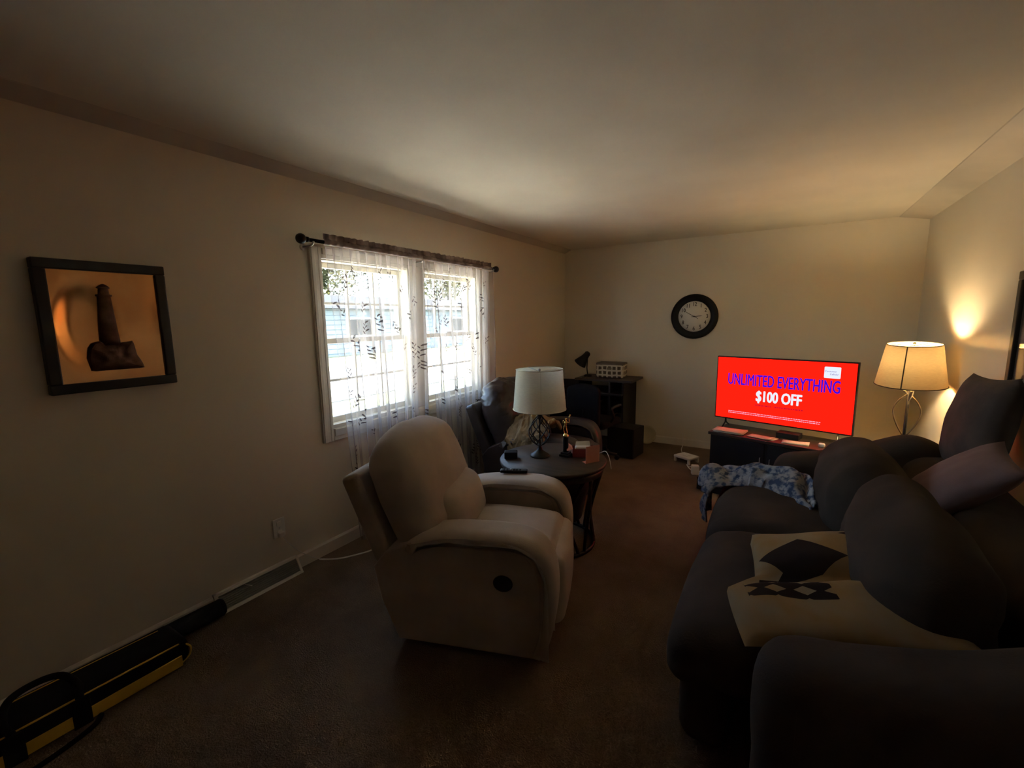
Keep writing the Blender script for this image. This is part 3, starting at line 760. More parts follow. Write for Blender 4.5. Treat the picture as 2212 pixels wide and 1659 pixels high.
b.ball((LX, LY, 1.206), .009, 10); b.build('shade_spider', M_silver, tl, True)
# seam facing the room
a = math.atan2(-LY, -LX) + .05
MB().add([(LX + .1835 * math.cos(a + d), LY + .1835 * math.sin(a + d), .937) for d in (-.012, .012)] + [(LX + .1595 * math.cos(a + d), LY + .1595 * math.sin(a + d), 1.211) for d in (.014, -.014)], [(0, 1, 2, 3)], False).build('seam', M_hem, tl, True)

# trophy
QX, QY = -1.257, 2.75
tr = thing('trophy', 'small trophy with gold figure on a black column, on round table', 'trophy', (QX, QY, TZ))
MB().box(QX - .036, QX + .036, QY - .036, QY + .036, TZ, TZ + .016, .003).box(QX - .028, QX + .028, QY - .028, QY + .028, TZ + .016, TZ + .03, .003).build('plinth', M_black, tr, True)
MB().lathe([(.019, TZ + .03), (.019, TZ + .135), (.021, TZ + .138)], 18, cx=QX, cy=QY).build('column', M_black, tr, True)
MB().lathe([(.021, TZ + .138), (.020, TZ + .148), (.012, TZ + .162), (.0005, TZ + .163)], 20, cx=QX, cy=QY).build('cap', M_gold, tr, True)
b = MB()
z = TZ + .163
for s_ in (-1, 1): b.tube(smooth_open([(QX + s_ * .012, QY, z), (QX + s_ * .011 - .006, QY, z + .025), (QX - .004 + s_ * .006, QY, z + .05)], 4), [.004] * 8 + [.006], 8)
b.tube(smooth_open([(QX - .004, QY, z + .047), (QX - .002, QY, z + .065), (QX + .002, QY, z + .082)], 3), [.009, .009, .0095, .010, .0105, .011, .009], 10)
b.tube([(QX + .002, QY, z + .082), (QX + .002, QY, z + .092)], .004, 8); b.ball((QX + .002, QY, z + .099), .009, 10)
b.tube(smooth_open([(QX + .011, QY, z + .08), (QX + .026, QY, z + .078), (QX + .022, QY, z + .105)], 4), .0036, 8)
b.tube(smooth_open([(QX - .008, QY, z + .08), (QX - .024, QY, z + .07), (QX - .018, QY, z + .09)], 4), .0036, 8)
b.build('figure', M_gold, tr, True)
MB().tube([(QX + .021, QY, z + .100), (QX + .034, QY - .004, z + .135)], [.003, .0055], 8).build('bat', M_gold, tr, True)

# small open gift box and standing card
bx = thing('open_gift_box', 'small open dark red box with pale flaps on round table', 'box', (-1.155, 2.815, TZ), R(28))
MB().box(-.075, .075, -.045, .045, 0, .004).box(-.075, .075, -.045, -.042, 0, .06).box(-.075, .075, .042, .045, 0, .06).box(-.075, -.072, -.045, .045, 0, .06).box(.072, .075, -.045, .045, 0, .06).build('tray', M_red, bx)
MB().add([(-.075, -.045, .06), (-.075, .045, .06), (-.115, .05, .088), (-.115, -.045, .045)], [(0, 1, 2, 3)], False).build('flap', M_pink, bx)
MB().box(-.055, .055, -.03, .03, .035, .066, .008).build('wrapped_soap', M_paper, bx)
MB().add([(-.05, .043, .06), (.055, .043, .06), (.05, .06, .09), (-.045, .06, .085)], [(0, 1, 2, 3)], False).build('liner', M_paper, bx)
cd = thing('greeting_card', 'pink greeting card standing at the right of round table', 'card', (-1.04, 2.70, TZ), R(58))
MB().box(-.055, .055, -.001, .001, .001, .115).add([(-.055, .001, .001), (.055, .001, .001), (.050, .05, .001), (-.05, .05, .001)], [(0, 1, 2, 3)], False).build('folded_leaf', M_pink, cd)
b = MB().box(-.045, .045, -.035, .035, .003, .05, .006)
o = b.build('black_case', M_black); o.location = (-1.565, 2.52, TZ); o.rotation_euler = (0, 0, R(30)); tag(o, 'small black case on the left edge of round table', 'case')
b = MB().tube(smooth_open([(-1.07, 2.90, TZ + .004), (-1.03, 2.92, TZ + .02), (-.985, 2.87, TZ - .005), (-.955, 2.83, TZ - .07)]), .0028, 8)
tag(b.build('charger_cord', M_plastic), 'white cord hanging over the right edge of round table', 'cord')

# ------------------------------------------------------------ TV, stand
TVC = Vector((-.017, 4.745, 0)); TVA = math.atan2(-.272, .962)
ts = thing('tv_stand', 'low black tv stand under the television', 'tv stand', (TVC.x, TVC.y, 0), TVA)
SZ = .445
x0, x1, yf, yb = -.483, .58, -.287, .15
MB().box(x0 - .02, x1 + .02, yf - .02, yb + .01, SZ - .028, SZ, .004).build('top', M_wood, ts)
for x in (x0, -.0, x1 - .02): MB().box(x, x + .02, yf, yb, 0.0, SZ - .028).build('side_panel' if x != 0 else 'divider', M_blackwood, ts)
MB().box(x0, x1, yf + .005, yb, .02, .045).build('bottom_shelf', M_blackwood, ts)
MB().box(x0, x1, yf + .03, yb, .215, .232).build('shelf', M_blackwood, ts)
MB().box(x0, x1, yb - .008, yb, .02, SZ - .03).build('back_panel', M_blackwood, ts)
for (xa, xb, kx) in ((x0 + .022, -.003, -.03), (.023, x1 - .022, .05)):
    d = MB().box(xa, xb, yf - .012, yf + .004, .05, SZ - .034, .003).build('door', M_blackwood, ts)
    k_ = MB().tube([(kx, yf - .012, .22), (kx, yf - .024, .225), (kx, yf - .024, .275), (kx, yf - .012, .28)], .0035, 6).build('handle', M_silver); k_.parent = d

tv = thing('television', 'flat television showing a red mobile phone advert', 'television', (TVC.x, TVC.y, SZ), TVA)
HW, Z0, Z1 = .575, .085, .712
MB().box(-HW, HW, .0, .035, Z0, Z1, .004).box(-.33, .33, .03, .07, Z0 + .04, Z0 + .36, .015).build('case', M_black, tv)
M_red_s = emit('screen_red', (1.0, .0085, .0028), SCREEN * 1.9)
M_txt_w = emit('screen_white', (.80, .86, 1.0), SCREEN * 1.05)
M_txt_p = emit('screen_violet', srgb(62, 20, 220), SCREEN * .95)
M_txt_d = emit('screen_dim_red', srgb(205, 20, 40), SCREEN)
M_txt_q = emit('screen_pink', srgb(255, 175, 205), SCREEN)
scr = MB().box(-HW + .011, HW - .011, -.0015, .001, Z0 + .013, Z1 - .011).build('screen', M_red_s, tv)
FR = Matrix.Rotation(PI / 2, 4, 'X')       # text plane facing the viewer
def scr_text(body, size, m, x, z, bold=0.0, sx=1.0):
    o = text('lettering', body, size, m, scr, Matrix.Translation((x, -.0022, z)) @ FR, bold, sx, 'CENTER', .0002); return o
zr = lambda f: Z0 + (Z1 - Z0) * f
scr_text('UNLIMITED EVERYTHING', .156, M_txt_p, 0.0, zr(.64), 0.0020, .525)
scr_text('$100 OFF', .142, M_txt_w, -.005, zr(.405), 0.0042, .66)
def rrect(cx, cz, w, h, r, y):
    pts = []
    for (sx_, sz_, a0) in ((1, 1, 0), (-1, 1, 90), (-1, -1, 180), (1, -1, 270)):
        for k in range(5): a = R(a0 + k * 22.5); pts.append((cx + sx_ * (w / 2 - r) + r * math.cos(a), y, cz + sz_ * (h / 2 - r) + r * math.sin(a)))
    return pts
MB().add(rrect(.395, zr(.845), .118, .098, .008, -.0022), [list(range(20))], False).build('logo_panel', M_txt_w, scr)
M_txt_l = emit('logo_violet', srgb(110, 90, 170), SCREEN)
for (bd, dz, dx) in (('Consumer', .010, -.012), ('Cellular', -.014, .014)): 
    o = scr_text(bd, .021, M_txt_l, .395 + dx, zr(.845) + dz, 0, .95); o.location.y = -.0034
rnd = random.Random(11)
def fine_print(xa, xb, z, h, m):
    b = MB(); x = xa
    while x < xb:
        w = rnd.uniform(.006, .024); b.add([(x, -.0022, z), (min(xb, x + w), -.0022, z), (min(xb, x + w), -.0022, z + h), (x, -.0022, z + h)], [(0, 1, 2, 3)], False); x += w + .004
    o = b.build('fine_print', m, scr); o['kind'] = 'stuff'
fine_print(-.44, .34, zr(.13), .0065, M_txt_q); fine_print(-.44, .335, zr(.105), .0065, M_txt_q)
fine_print(-.20, -.06, zr(.262), .014, M_txt_d); fine_print(-.03, .20, zr(.262), .014, M_txt_d)
for x in (-.47, .47):
    b = MB(); b.tube([(x, .018, Z0 + .01), (x, .01, .045), (x, -.06, .006)], .007, 8); b.tube([(x, .018, Z0 + .01), (x, .03, .045), (x, .10, .006)], .007, 8); b.build('foot', M_black if x < 0 else M_silver, tv)
# clutter on the stand
def on_stand(o, x, y, z=SZ, rz=0): 
    q = Matrix.Rotation(TVA, 4, 'Z') @ Vector((x, y, 0)); o.location = (TVC.x + q.x, TVC.y + q.y, z); o.rotation_euler = (0, 0, TVA + rz)
def papers(label, x, y, w, d, n, rz, seed, name='paper_stack'):
    rnd = random.Random(seed); t = thing(name, label, 'papers'); on_stand(t, x, y, SZ + .001, rz)
    for k in range(n):
        dx, dy = rnd.uniform(-.012, .012), rnd.uniform(-.012, .012); z = k * .0042
        def sh(u, v): return (-w / 2 + w * u + dx, -d / 2 + d * v + dy, z + .003 + .010 * max(0, u - .6) ** 2 * (k % 2) * 3)
        o = MB().grid(sh, 6, 4).build('sheet', M_paper, t); q = o.modifiers.new('thick', 'SOLIDIFY'); q.thickness = .003; q.offset = -1
papers('loose stack of papers at the left front of tv stand', -.34, -.19, .26, .17, 5, .1, 1)
papers('two folded envelopes lying at the middle of tv stand', -.05, -.21, .20, .11, 2, -.12, 2)
papers('crumpled flyer lying on right middle of tv stand', .22, -.21, .20, .10, 2, .2, 3)
o = MB().soft(.05, .035, .03, .012, (0, 0, .003), (0, 0, .016)).build('candle_cup', M_plastic); on_stand(o, .40, -.18); tag(o, 'small white cup at right front of tv stand', 'cup')
o = MB().box(-.09, .09, -.06, .06, .0, .05, .004).build('cable_box', M_black); on_stand(o, .12, -.05, SZ + .001); tag(o, 'black cable box on stand beneath the tv', 'cable box')
# things on the carpet left of the stand
o = MB().box(-.14, .14, -.15, .15, .0, .115, .006).build('black_box', M_black); o.location = (-.43, 4.27, 0); o.rotation_euler = (0, 0, TVA); tag(o, 'low black box on the carpet in front of tv stand', 'box')
rt = thing('router', 'white router box on the carpet left of tv stand', 'router', (-.83, 4.93, 0), R(-28))
MB().box(-.10, .10, -.085, .085, .045, .07, .008).box(-.03, .03, -.03, .03, .069, .074, .003).build('body', M_plastic, rt)
for x in (-.085, .085):
    for y in (-.07, .07): MB().box(x - .012, x + .012, y - .012, y + .012, 0, .047, .003).build('leg', M_plastic, rt)
b = MB().tube(smooth_open([(-.80, 4.80, .006), (-.76, 4.70, .006), (-.70, 4.62, .006), (-.64, 4.66, .006), (-.63, 4.74, .006)]), .006, 8)
b.tube(smooth_open([(-.78, 4.76, .006), (-.72, 4.73, .012), (-.66, 4.68, .006)]), .005, 8)
tag(b.build('coiled_cable', M_plastic), 'white cable loop on the carpet in front of the router', 'cable')
o = MB().box(-.035, .035, -.03, .03, 0, .095, .008).build('power_adapter', M_plastic); o.location = (-.68, 4.55, 0); o.rotation_euler = (0, 0, .3); tag(o, 'white power adapter block on the carpet against tv stand', 'adapter')
b = MB().tube([(-.98, YF - .02, .0), (-.985, YF - .018, .16)], .004, 6); b.tube(smooth_open([(-.98, YF - .02, .004), (-.95, 5.3, .006), (-.86, 5.05, .008), (-.84, 4.99, .05)]), .004, 6)
tag(b.build('phone_cable', M_plastic), 'thin white cable running down the far wall to the router', 'cable')

# ------------------------------------------------------------ floor lamp (lit)
FX, FY = .812, 4.33
fl = thing('floor_lamp', 'lit floor lamp with tan tapered shade and leaf scroll stem', 'lamp', (FX, FY, 0))
MB().lathe([(.0005, 0), (.14, 0), (.14, .012), (.10, .024), (.03, .035), (.014, .06), (.0005, .06)], 32, cx=FX, cy=FY).build('foot', M_iron, fl, True)
MB().tube([(FX, FY, .05), (FX, FY, 1.17)], .010, 10).build('pole', M_iron, fl, True)
M_bronze = mat('bronze', (0.20, 0.15, 0.09), .4, None, 12, metal=.8)
b = MB()
for s_ in (-1, 1):
    pts = [(FX - .0 * s_, FY, .62), (FX + s_ * .05, FY - s_ * .02, .72), (FX + s_ * .075, FY - s_ * .03, .82), (FX + s_ * .05, FY - s_ * .02, .90), (FX + s_ * .005, FY, .955)]
    b.tube(smooth_open(pts), .005, 6)
b.build('scroll', M_bronze, fl, True)
def leaf(p0, p1, wd):
    p0, p1 = Vector(p0), Vector(p1); d = p1 - p0; side = d.cross(Vector((0, 1, .2))).normalized()
    vs = []; 
    for q in range(9):
        v = q / 8; w_ = wd * math.sin(PI * v) ** .8; c = p0 + d * v + Vector((0, -.012 * math.sin(PI * v), 0)); vs += [tuple(c - side * w_), tuple(c + Vector((0, -.006, 0)) * math.sin(PI * v)), tuple(c + side * w_)]
    fs = []
    for q in range(8): fs += [(q * 3, q * 3 + 1, q * 3 + 4, q * 3 + 3), (q * 3 + 1, q * 3 + 2, q * 3 + 5, q * 3 + 4)]
    MB().add(vs, fs).build('leaf', M_silver, fl, True)
leaf((FX + .002, FY - .01, .90), (FX + .02, FY - .015, 1.03), .012)
leaf((FX - .005, FY - .01, .95), (FX - .05, FY - .02, 1.0), .009)
SZ0, SZ1, SR0, SR1 = 1.026, 1.328, .208, .158
TLT = Matrix.Translation((FX, FY, 1.19)) @ Matrix.Rotation(R(4.5), 4, Vector((.983, -.184, 0))) @ Matrix.Translation((-FX, -FY, -1.19))   # the shade sits a little crooked
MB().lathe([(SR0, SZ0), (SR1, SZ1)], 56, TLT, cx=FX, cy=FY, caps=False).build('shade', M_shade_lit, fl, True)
M_rimd = mat('brown_binding', (0.10, 0.07, 0.035), .8)
for (z, r_) in ((SZ0, SR0), (SZ1, SR1)): MB().tube([(FX + r_ * math.cos(2 * PI * k / 56), FY + r_ * math.sin(2 * PI * k / 56), z) for k in range(56)], .0035, 6, M=TLT, closed=True).build('shade_rim', M_rimd if z < 1.2 else M_bronze, fl, True)
a = math.atan2(-FY, -FX) - .22
for aa in (a, a + PI * .66, a + PI * 1.33):
    MB().add([(FX + (SR0 + .002) * math.cos(aa + d), FY + (SR0 + .002) * math.sin(aa + d), SZ0) for d in (-.020, .020)] + [(FX + (SR1 + .002) * math.cos(aa + d), FY + (SR1 + .002) * math.sin(aa + d), SZ1) for d in (.022, -.022)], [(0, 1, 2, 3)], False, TLT).build('seam', M_rimd, fl, True)
b = MB()
for k in range(3):
    an = 2 * PI * k / 3 + .9; b.tube([(FX, FY, SZ1 - .012), (FX + SR1 * math.cos(an), FY + SR1 * math.sin(an), SZ1 - .002)], .002, 6)
b.build('spider', M_bronze, fl, True)
MB().ball((FX, FY, SZ1 + .004), .010, 10).lathe([(.005, SZ1 - .02), (.004, SZ1)], 10, cx=FX, cy=FY).build('finial', M_bronze, fl, True)
b = MB()
for s_ in (-1, 1): b.tube(smooth_open([(FX + s_ * .012, FY, 1.15), (FX + s_ * .05, FY, 1.2), (FX + s_ * .045, FY, 1.29), (FX, FY, SZ1 - .012)], 5), .002, 6)
b.build('harp', M_bronze, fl, True)
MB().lathe([(.016, 1.12), (.018, 1.165), (.014, 1.175)], 16, cx=FX, cy=FY).build('socket', M_bronze, fl, True)
M_bulb = emit('warm_bulb', (1.0, .80, .50), BULB_STRENGTH)
b = MB().lathe([(.012, 1.172), (.016, 1.185), (.028, 1.21), (.030, 1.225), (.026, 1.243), (.014, 1.256), (.0005, 1.259)], 20, cx=FX, cy=FY); b.build('bulb', M_bulb, fl, True)

# ------------------------------------------------------------ desk corner
dk = thing('computer_desk', 'black computer desk with raised shelf in the far left corner', 'desk', (-2.0, 5.2, 0))
MB().box(-2.50, -1.56, 4.92, 5.50, .655, .68, .004).build('desktop', M_blackwood, dk, True)
MB().box(-1.575, -1.553, 4.98, 5.50, 0.0, .80).build('side_panel', M_blackwood, dk, True)
MB().box(-1.735, -1.715, 4.98, 5.50, 0.0, .80).build('side_panel', M_blackwood, dk, True)
MB().box(-2.50, -2.478, 4.98, 5.50, 0.0, .66).build('side_panel', M_blackwood, dk, True)
MB().box(-2.18, -1.47, 5.02, 5.50, .80, .826, .004).build('hutch_shelf', M_wood, dk, True)
MB().box(-2.16, -2.14, 5.06, 5.50, .68, .80).build('hutch_side', M_blackwood, dk, True)
MB().box(-1.715, -1.575, 5.0, 5.49, .30, .32).build('shelf', M_blackwood, dk, True)
MB().box(-2.478, -1.735, 5.44, 5.46, .20, .66).build('back_panel', M_blackwood, dk, True)
MB().box(-2.45, -1.80, 4.88, 5.2, .575, .592, .003).build('keyboard_tray', M_blackwood, dk, True)
pk = thing('paper_stack', 'stack of papers on the lower shelf at desk right side', 'papers', (-1.645, 5.16, .321))
for k in range(9): MB().box(-.055 + .004 * (k % 3), .055 + .004 * (k % 2), -.11, .10, k * .006, k * .006 + .005).build('sheet', M_paper, pk)
q = MB().grid(lambda u, v: (-.055 + .11 * u, -.11 + .2 * v, .065 + .05 * math.sin(PI * u) * (1 - v)), 8, 6).build('sheet', M_paper, pk)
o = MB().box(-.20, .20, -.012, .012, .0, .0).build('tmp', M_black); bpy.data.objects.remove(o)
mo = thing('computer_monitor', 'black flat monitor low on desk behind the table lamp', 'monitor', (-2.335, 5.22, .681), R(8))
MB().lathe([(.0005, 0), (.09, 0), (.09, .008), (.02, .014), (.015, .04), (.0005, .04)], 24).build('foot', M_black, mo)
MB().box(-.15, .15, -.015, .015, .02, .10, .004).build('panel', M_black, mo)
# fabric bin with lattice print
def lattice_mat():
    m, nt, out = new_mat('lattice_print')
    p = nt.nodes.new('ShaderNodeBsdfPrincipled'); p.inputs['Roughness'].default_value = .9; nt.links.new(p.outputs[0], out.inputs['Surface'])
    tc = nt.nodes.new('ShaderNodeTexCoord'); v = nt.nodes.new('ShaderNodeTexVoronoi'); v.feature = 'DISTANCE_TO_EDGE'; v.inputs['Scale'].default_value = 17; v.inputs['Randomness'].default_value = 0.15
    nt.links.new(tc.outputs['Object'], v.inputs['Vector'])
    rp = nt.nodes.new('ShaderNodeValToRGB'); rp.color_ramp.interpolation = 'CONSTANT'; rp.color_ramp.elements[0].color = (.55, .48, .38, 1); rp.color_ramp.elements[1].position = .17; rp.color_ramp.elements[1].color = (.09, .065, .045, 1)
    nt.links.new(v.outputs['Distance'], rp.inputs[0]); nt.links.new(rp.outputs[0], p.inputs['Base Color'])
    return m
fbn = thing('fabric_bin', 'brown and cream lattice print fabric bin on the desk shelf', 'bin', (-1.80, 5.28, .827), R(3))
MB().soft(.33, .21, .175, .02, (.006, .006, 0), (0, 0, .0885), None, None, 2, 4).build('body', lattice_mat(), fbn)
MB().soft(.335, .215, .03, .012, (0, 0, 0), (0, 0, .168), None, None, 2, 2).build('top_band', mat('bin_band', (.14, .11, .085), .9), fbn)
MB().box(-.03, .03, -.112, -.106, .10, .13, .003).build('pull_tab', mat('bin_tab', (.2, .16, .12), .9), fbn)
# desk lamp
dl = thing('desk_lamp', 'black gooseneck desk lamp on left end of the desk shelf', 'lamp', (-2.10, 5.25, .826))
MB().lathe([(.0005, 0), (.05, 0), (.05, .012), (.03, .022), (.0005, .022)], 24).build('foot', M_black, dl)
MB().tube(smooth_open([(0, 0, .02), (-.012, 0, .10), (-.008, 0, .18), (-.01, 0, .235), (-.03, 0, .255)]), .008, 8).build('neck', M_black, dl)
Mx = Matrix.Translation((-.02, 0, .265)) @ Matrix.Rotation(R(180 + 38), 4, 'Y')
b = MB().lathe([(.022, -.045), (.036, -.03), (.038, .0), (.046, .04), (.082, .14)], 24, Mx); b.f = b.f[:-1]; b.sm = b.sm[:-1]; b.mi = b.mi[:-1]
b.build('lamp_head', M_black, dl)
MB().tube(smooth_open([(.03, .02, .012), (.02, -.23, .004), (.01, -.25, -.06), (.0, -.25, -.14)]), .0025, 6).build('cord', M_black, dl)
# office chair
oc = thing('office_chair', 'black padded office chair pushed in at computer desk', 'chair', (-1.76, 4.50, 0), R(-8))
def ocf(q): q.z -= .03 * (q.x / .2) ** 4 * (1 if q.z > .65 else 0); q.y += -.05 * (q.x / .2) ** 2; return q
MB().soft(.40, .07, .42, .035, (0, .012, .02), (0, -.12, .635), ocf, None, 4, 6).build('backrest', M_nylon, oc)
MB().soft(.44, .42, .08, .035, (0, 0, .012), (0, .09, .42), None, None, 4, 5).build('seat', M_nylon, oc)
MB().tube([(0, .09, .08), (0, .09, .38)], .025, 12).build('gas_column', M_black, oc)
MB().tube(smooth_open([(0, .06, .37), (0, -.12, .36), (0, -.16, .48), (0, -.155, .6)]), .016, 8).build('back_bar', M_black, oc)
for k in range(5):
    a = 2 * PI * k / 5 + .3; g = MB().tube([(0, .09, .085), (.25 * math.cos(a), .09 + .25 * math.sin(a), .06)], [.024, .016], 8).build('leg', M_black, oc)
    w_ = MB().disc((.25 * math.cos(a) - .012 * math.sin(a), .09 + .25 * math.sin(a) + .012 * math.cos(a), .026), (math.sin(a), -math.cos(a), 0), .026, .024, 14).build('caster', M_black); w_.parent = g
for s_ in (-1, 1): MB().tube(smooth_open([(s_ * .2, .05, .42), (s_ * .25, .05, .5), (s_ * .25, .0, .6), (s_ * .25, .2, .61)]), .015, 8).build('armrest', M_black, oc)
# black computer tower / speaker and cream plate
pc = thing('computer_tower', 'black box shaped computer tower on the carpet beside the desk', 'computer', (-1.475, 4.86, 0), R(-8))
MB().box(-.15, .15, -.13, .15, .008, .335, .008).build('case', M_black, pc)
MB().box(-.14, .14, -.136, -.129, .02, .32, .003).build('front_panel', M_blackwood, pc)
for x in (-.12, .12):
    for y in (-.10, .12): MB().disc((x, y, 0), (0, 0, 1), .015, .01, 12).build('foot', M_black, pc)
M_cream = mat('cream_ceramic', (.56, .48, .30), .5, (.5, .42, .25), 6)
b = MB().lathe([(.0005, .0), (.05, .0), (.085, .012), (.112, .03), (.114, .034), (.085, .018), (.05, .006), (.0005, .006)], 36, Matrix.Translation((-1.385, YF - .105, .108)) @ Matrix.Rotation(R(90 - 16), 4, 'X') @ Matrix.Translation((0, 0, -.0)))
tag(b.build('cream_plate', M_cream), 'round cream plate leaning against far wall by the computer tower', 'plate')

# ------------------------------------------------------------ sofa along the right wall
sf = thing('sofa', 'taupe overstuffed reclining sofa along the right wall', 'sofa', (.38, 2.36, 0))
MB().box(.0, 1.0, 1.30, 3.50, .03, .26, .02).build('frame', M_dark, sf, True)
arm = smooth_closed([(.02, .08), (-.01, .30), (-.02, .48), (.005, .58), (.07, .628), (.20, .655), (.40, .715), (.55, .785), (.66, .825), (.76, .812), (.84, .755), (.90, .62), (.92, .35), (.92, .08), (.60, .06), (.30, .06)], 4)
for (w0, w1) in ((1.24, 1.49), (3.31, 3.56)):
    MB().slab(arm, w0, w1, .095, 6).build('armrest', M_sofa, sf, True)
def seat_fn(q):
    q.z += .010 * nz(q, 5, 3)
    k = max(0, (-.05 - q.x) / .25)
    q.z -= .05 * k * k
    return q
for (ya, yb) in ((1.50, 2.42), (2.44, 3.33)):
    MB().soft(.86, yb - ya, .24, .09, (.02, 0, .045), (.13, (ya + yb) / 2, .375), seat_fn, None, 5, 8).build('seat_cushion', M_sofa, sf, True)
    MB().soft(.16, yb - ya - .03, .36, .06, (.015, 0, 0), (-.17, (ya + yb) / 2, .20), None, None, 4, 6).build('footrest', M_sofa, sf, True)
def bfn(seed):
    def f(q):
        q.x += .022 * nz(q, 4.5, seed) + .008 * nz((q.x, q.y * .7, q.z * 1.8), 11, seed + 1); q.z += .022 * nz(q, 4, seed + 3); return q
    return f
for i, (ya, yb) in enumerate(((1.52, 2.43), (2.47, 3.30))):
    MB().soft((.27, .30)[i], yb - ya - .04, (.46, .42)[i], .13, (.05, .01, .045), ((.425, .39)[i], (ya + yb) / 2 + (.03, 0)[i], (.635, .61)[i]), bfn(i * 5), None, 6, 10).build('back_cushion', M_sofa, sf, True)
MB().soft(.34, 2.05, .62, .10, (0, 0, .0), (.80, 2.41, .43), bfn(22), None, 5, 12).build('back_frame', M_sofa, sf, True)

def pillow_mesh(w, h, t, corner=1.0, seed=0, n=26):
    b = MB()
    for s_ in (1, -1):
        def P(u, v):
            x, y = u * 2 - 1, v * 2 - 1
            e = (1 - abs(x) ** 2.6) * (1 - abs(y) ** 2.6)
            pin = 1 - .10 * corner * ((1 - x * x) * abs(y) ** 3 * 0 + 0)
            kx = 1 - .07 * (1 - y * y) * 0 - .08 * (1 - abs(y) ** 2) * abs(x) ** 6
            ky = 1 - .08 * (1 - abs(x) ** 2) * abs(y) ** 6
            z = s_ * t / 2 * max(0, e) ** .5 + .010 * nz((u * 5, v * 5, s_), 1, seed) * e
            return (x * w / 2 * kx, y * h / 2 * ky, z)
        b.grid(P, n, n)
    return b
def weld(o):
    bm = bmesh.new(); bm.from_mesh(o.data); bmesh.ops.remove_doubles(bm, verts=bm.verts, dist=1e-4); bmesh.ops.recalc_face_normals(bm, faces=bm.faces); bm.to_mesh(o.data); bm.free(); return o
# brown pillow standing against the wall
o = weld(pillow_mesh(.56, .56, .20, 1, 3).build('brown_pillow', M_brownp))
o.matrix_world = Matrix.Translation((.90, 3.25, .95)) @ Matrix.Rotation(R(8), 4, 'X') @ Matrix.Rotation(R(-80), 4, 'Y') @ Matrix.Rotation(R(12), 4, 'Z')
tag(o, 'dark brown throw pillow standing on sofa back against right wall', 'pillow')
# mauve pillow on the sofa back, corner up
o = weld(pillow_mesh(.44, .44, .15, 1, 6).build('mauve_pillow', M_mauve))
o.matrix_world = Matrix.Translation((.70, 2.66, .80)) @ Matrix.Rotation(R(177), 4, 'Z') @ Matrix.Rotation(R(44), 4, 'Y') @ Matrix.Rotation(R(-6), 4, 'Z')
tag(o, 'dusty mauve throw pillow lying corner up on the sofa back', 'pillow')

# patterned throw pillow on the near seat
def aztec_mat():
    m, nt, out = new_mat('southwest_weave')
    p = nt.nodes.new('ShaderNodeBsdfPrincipled'); p.inputs['Roughness'].default_value = .95; p.inputs['Specular IOR Level'].default_value = .1; nt.links.new(p.outputs[0], out.inputs['Surface'])
    uv = nt.nodes.new('ShaderNodeAttribute'); uv.attribute_name = 'cloth'
    sx = nt.nodes.new('ShaderNodeSeparateXYZ'); nt.links.new(uv.outputs['Vector'], sx.inputs[0])
    def math_(op, a, b=None, c=None):
        n = nt.nodes.new('ShaderNodeMath'); n.operation = op
        for i, q in enumerate((a, b, c)):
            if q is None: continue
            if isinstance(q, (int, float)): n.inputs[i].default_value = q
            else: nt.links.new(q, n.inputs[i])
        return n.outputs[0]
    X, Y = sx.outputs[0], sx.outputs[1]
    def rect(x0, x1, y0, y1):
        a = math_('MULTIPLY', math_('GREATER_THAN', X, x0), math_('LESS_THAN', X, x1))
        b = math_('MULTIPLY', math_('GREATER_THAN', Y, y0), math_('LESS_THAN', Y, y1))
        return math_('MULTIPLY', a, b)
    def diamond(cx, cy, rx, ry):
        a = math_('DIVIDE', math_('ABSOLUTE', math_('SUBTRACT', X, cx)), rx); b = math_('DIVIDE', math_('ABSOLUTE', math_('SUBTRACT', Y, cy)), ry)
        return math_('LESS_THAN', math_('ADD', a, b), 1.0)
    dark = math_('MAXIMUM', diamond(.30, .60, .24, .17), diamond(.72, .86, .2, .13))
    dark = math_('MAXIMUM', dark, math_('MULTIPLY', rect(.13, .55, .24, .46), math_('LESS_THAN', math_('ADD', math_('ABSOLUTE', math_('SUBTRACT', math_('FRACT', math_('MULTIPLY', X, 7.14)), .5)), math_('ABSOLUTE', math_('SUBTRACT', math_('FRACT', math_('MULTIPLY', Y, 13.6)), .5))), .62)))
    dark = math_('MAXIMUM', dark, math_('GREATER_THAN', Y, .965))
    n = nt.nodes.new('ShaderNodeTexNoise'); n.inputs['Scale'].default_value = 5; nt.links.new(uv.outputs['Vector'], n.inputs['Vector'])
    rp = nt.nodes.new('ShaderNodeValToRGB'); rp.color_ramp.elements[0].position = .35; rp.color_ramp.elements[1].position = .65; rp.color_ramp.elements[0].color = (.27, .165, .065, 1); rp.color_ramp.elements[1].color = (.27, .205, .12, 1)
    nt.links.new(n.outputs[0], rp.inputs[0])
    mx = nt.nodes.new('ShaderNodeMix'); mx.data_type = 'RGBA'; nt.links.new(dark, mx.inputs[0]); nt.links.new(rp.outputs[0], mx.inputs[6]); mx.inputs[7].default_value = (.025, .016, .013, 1)
    nt.links.new(mx.outputs[2], p.inputs['Base Color'])
    return m
pm = pillow_mesh(.62, .68, .20, 1, 12, 40)
vs = []
for (x, y, z) in pm.v:
    top = z > 0
    sp = min(1, max(0, (-.0 - y) / .05)); x -= .10 * sp * (1 - max(0, -y / .34) ** 1.5)
    k = math.exp(-((y + .02 - .10 * x) / .045) ** 2)
    if top: z = z * (1 - .62 * k) + .030 * max(0, y / .34) + .02 * nz((x * 4, y * 4, 0), 1, 8)
    else: z *= .35
    vs.append((x, y, z))
pm.v = vs
o = pm.build('patterned_pillow', aztec_mat())
at = o.data.attributes.new('cloth', 'FLOAT_VECTOR', 'POINT')
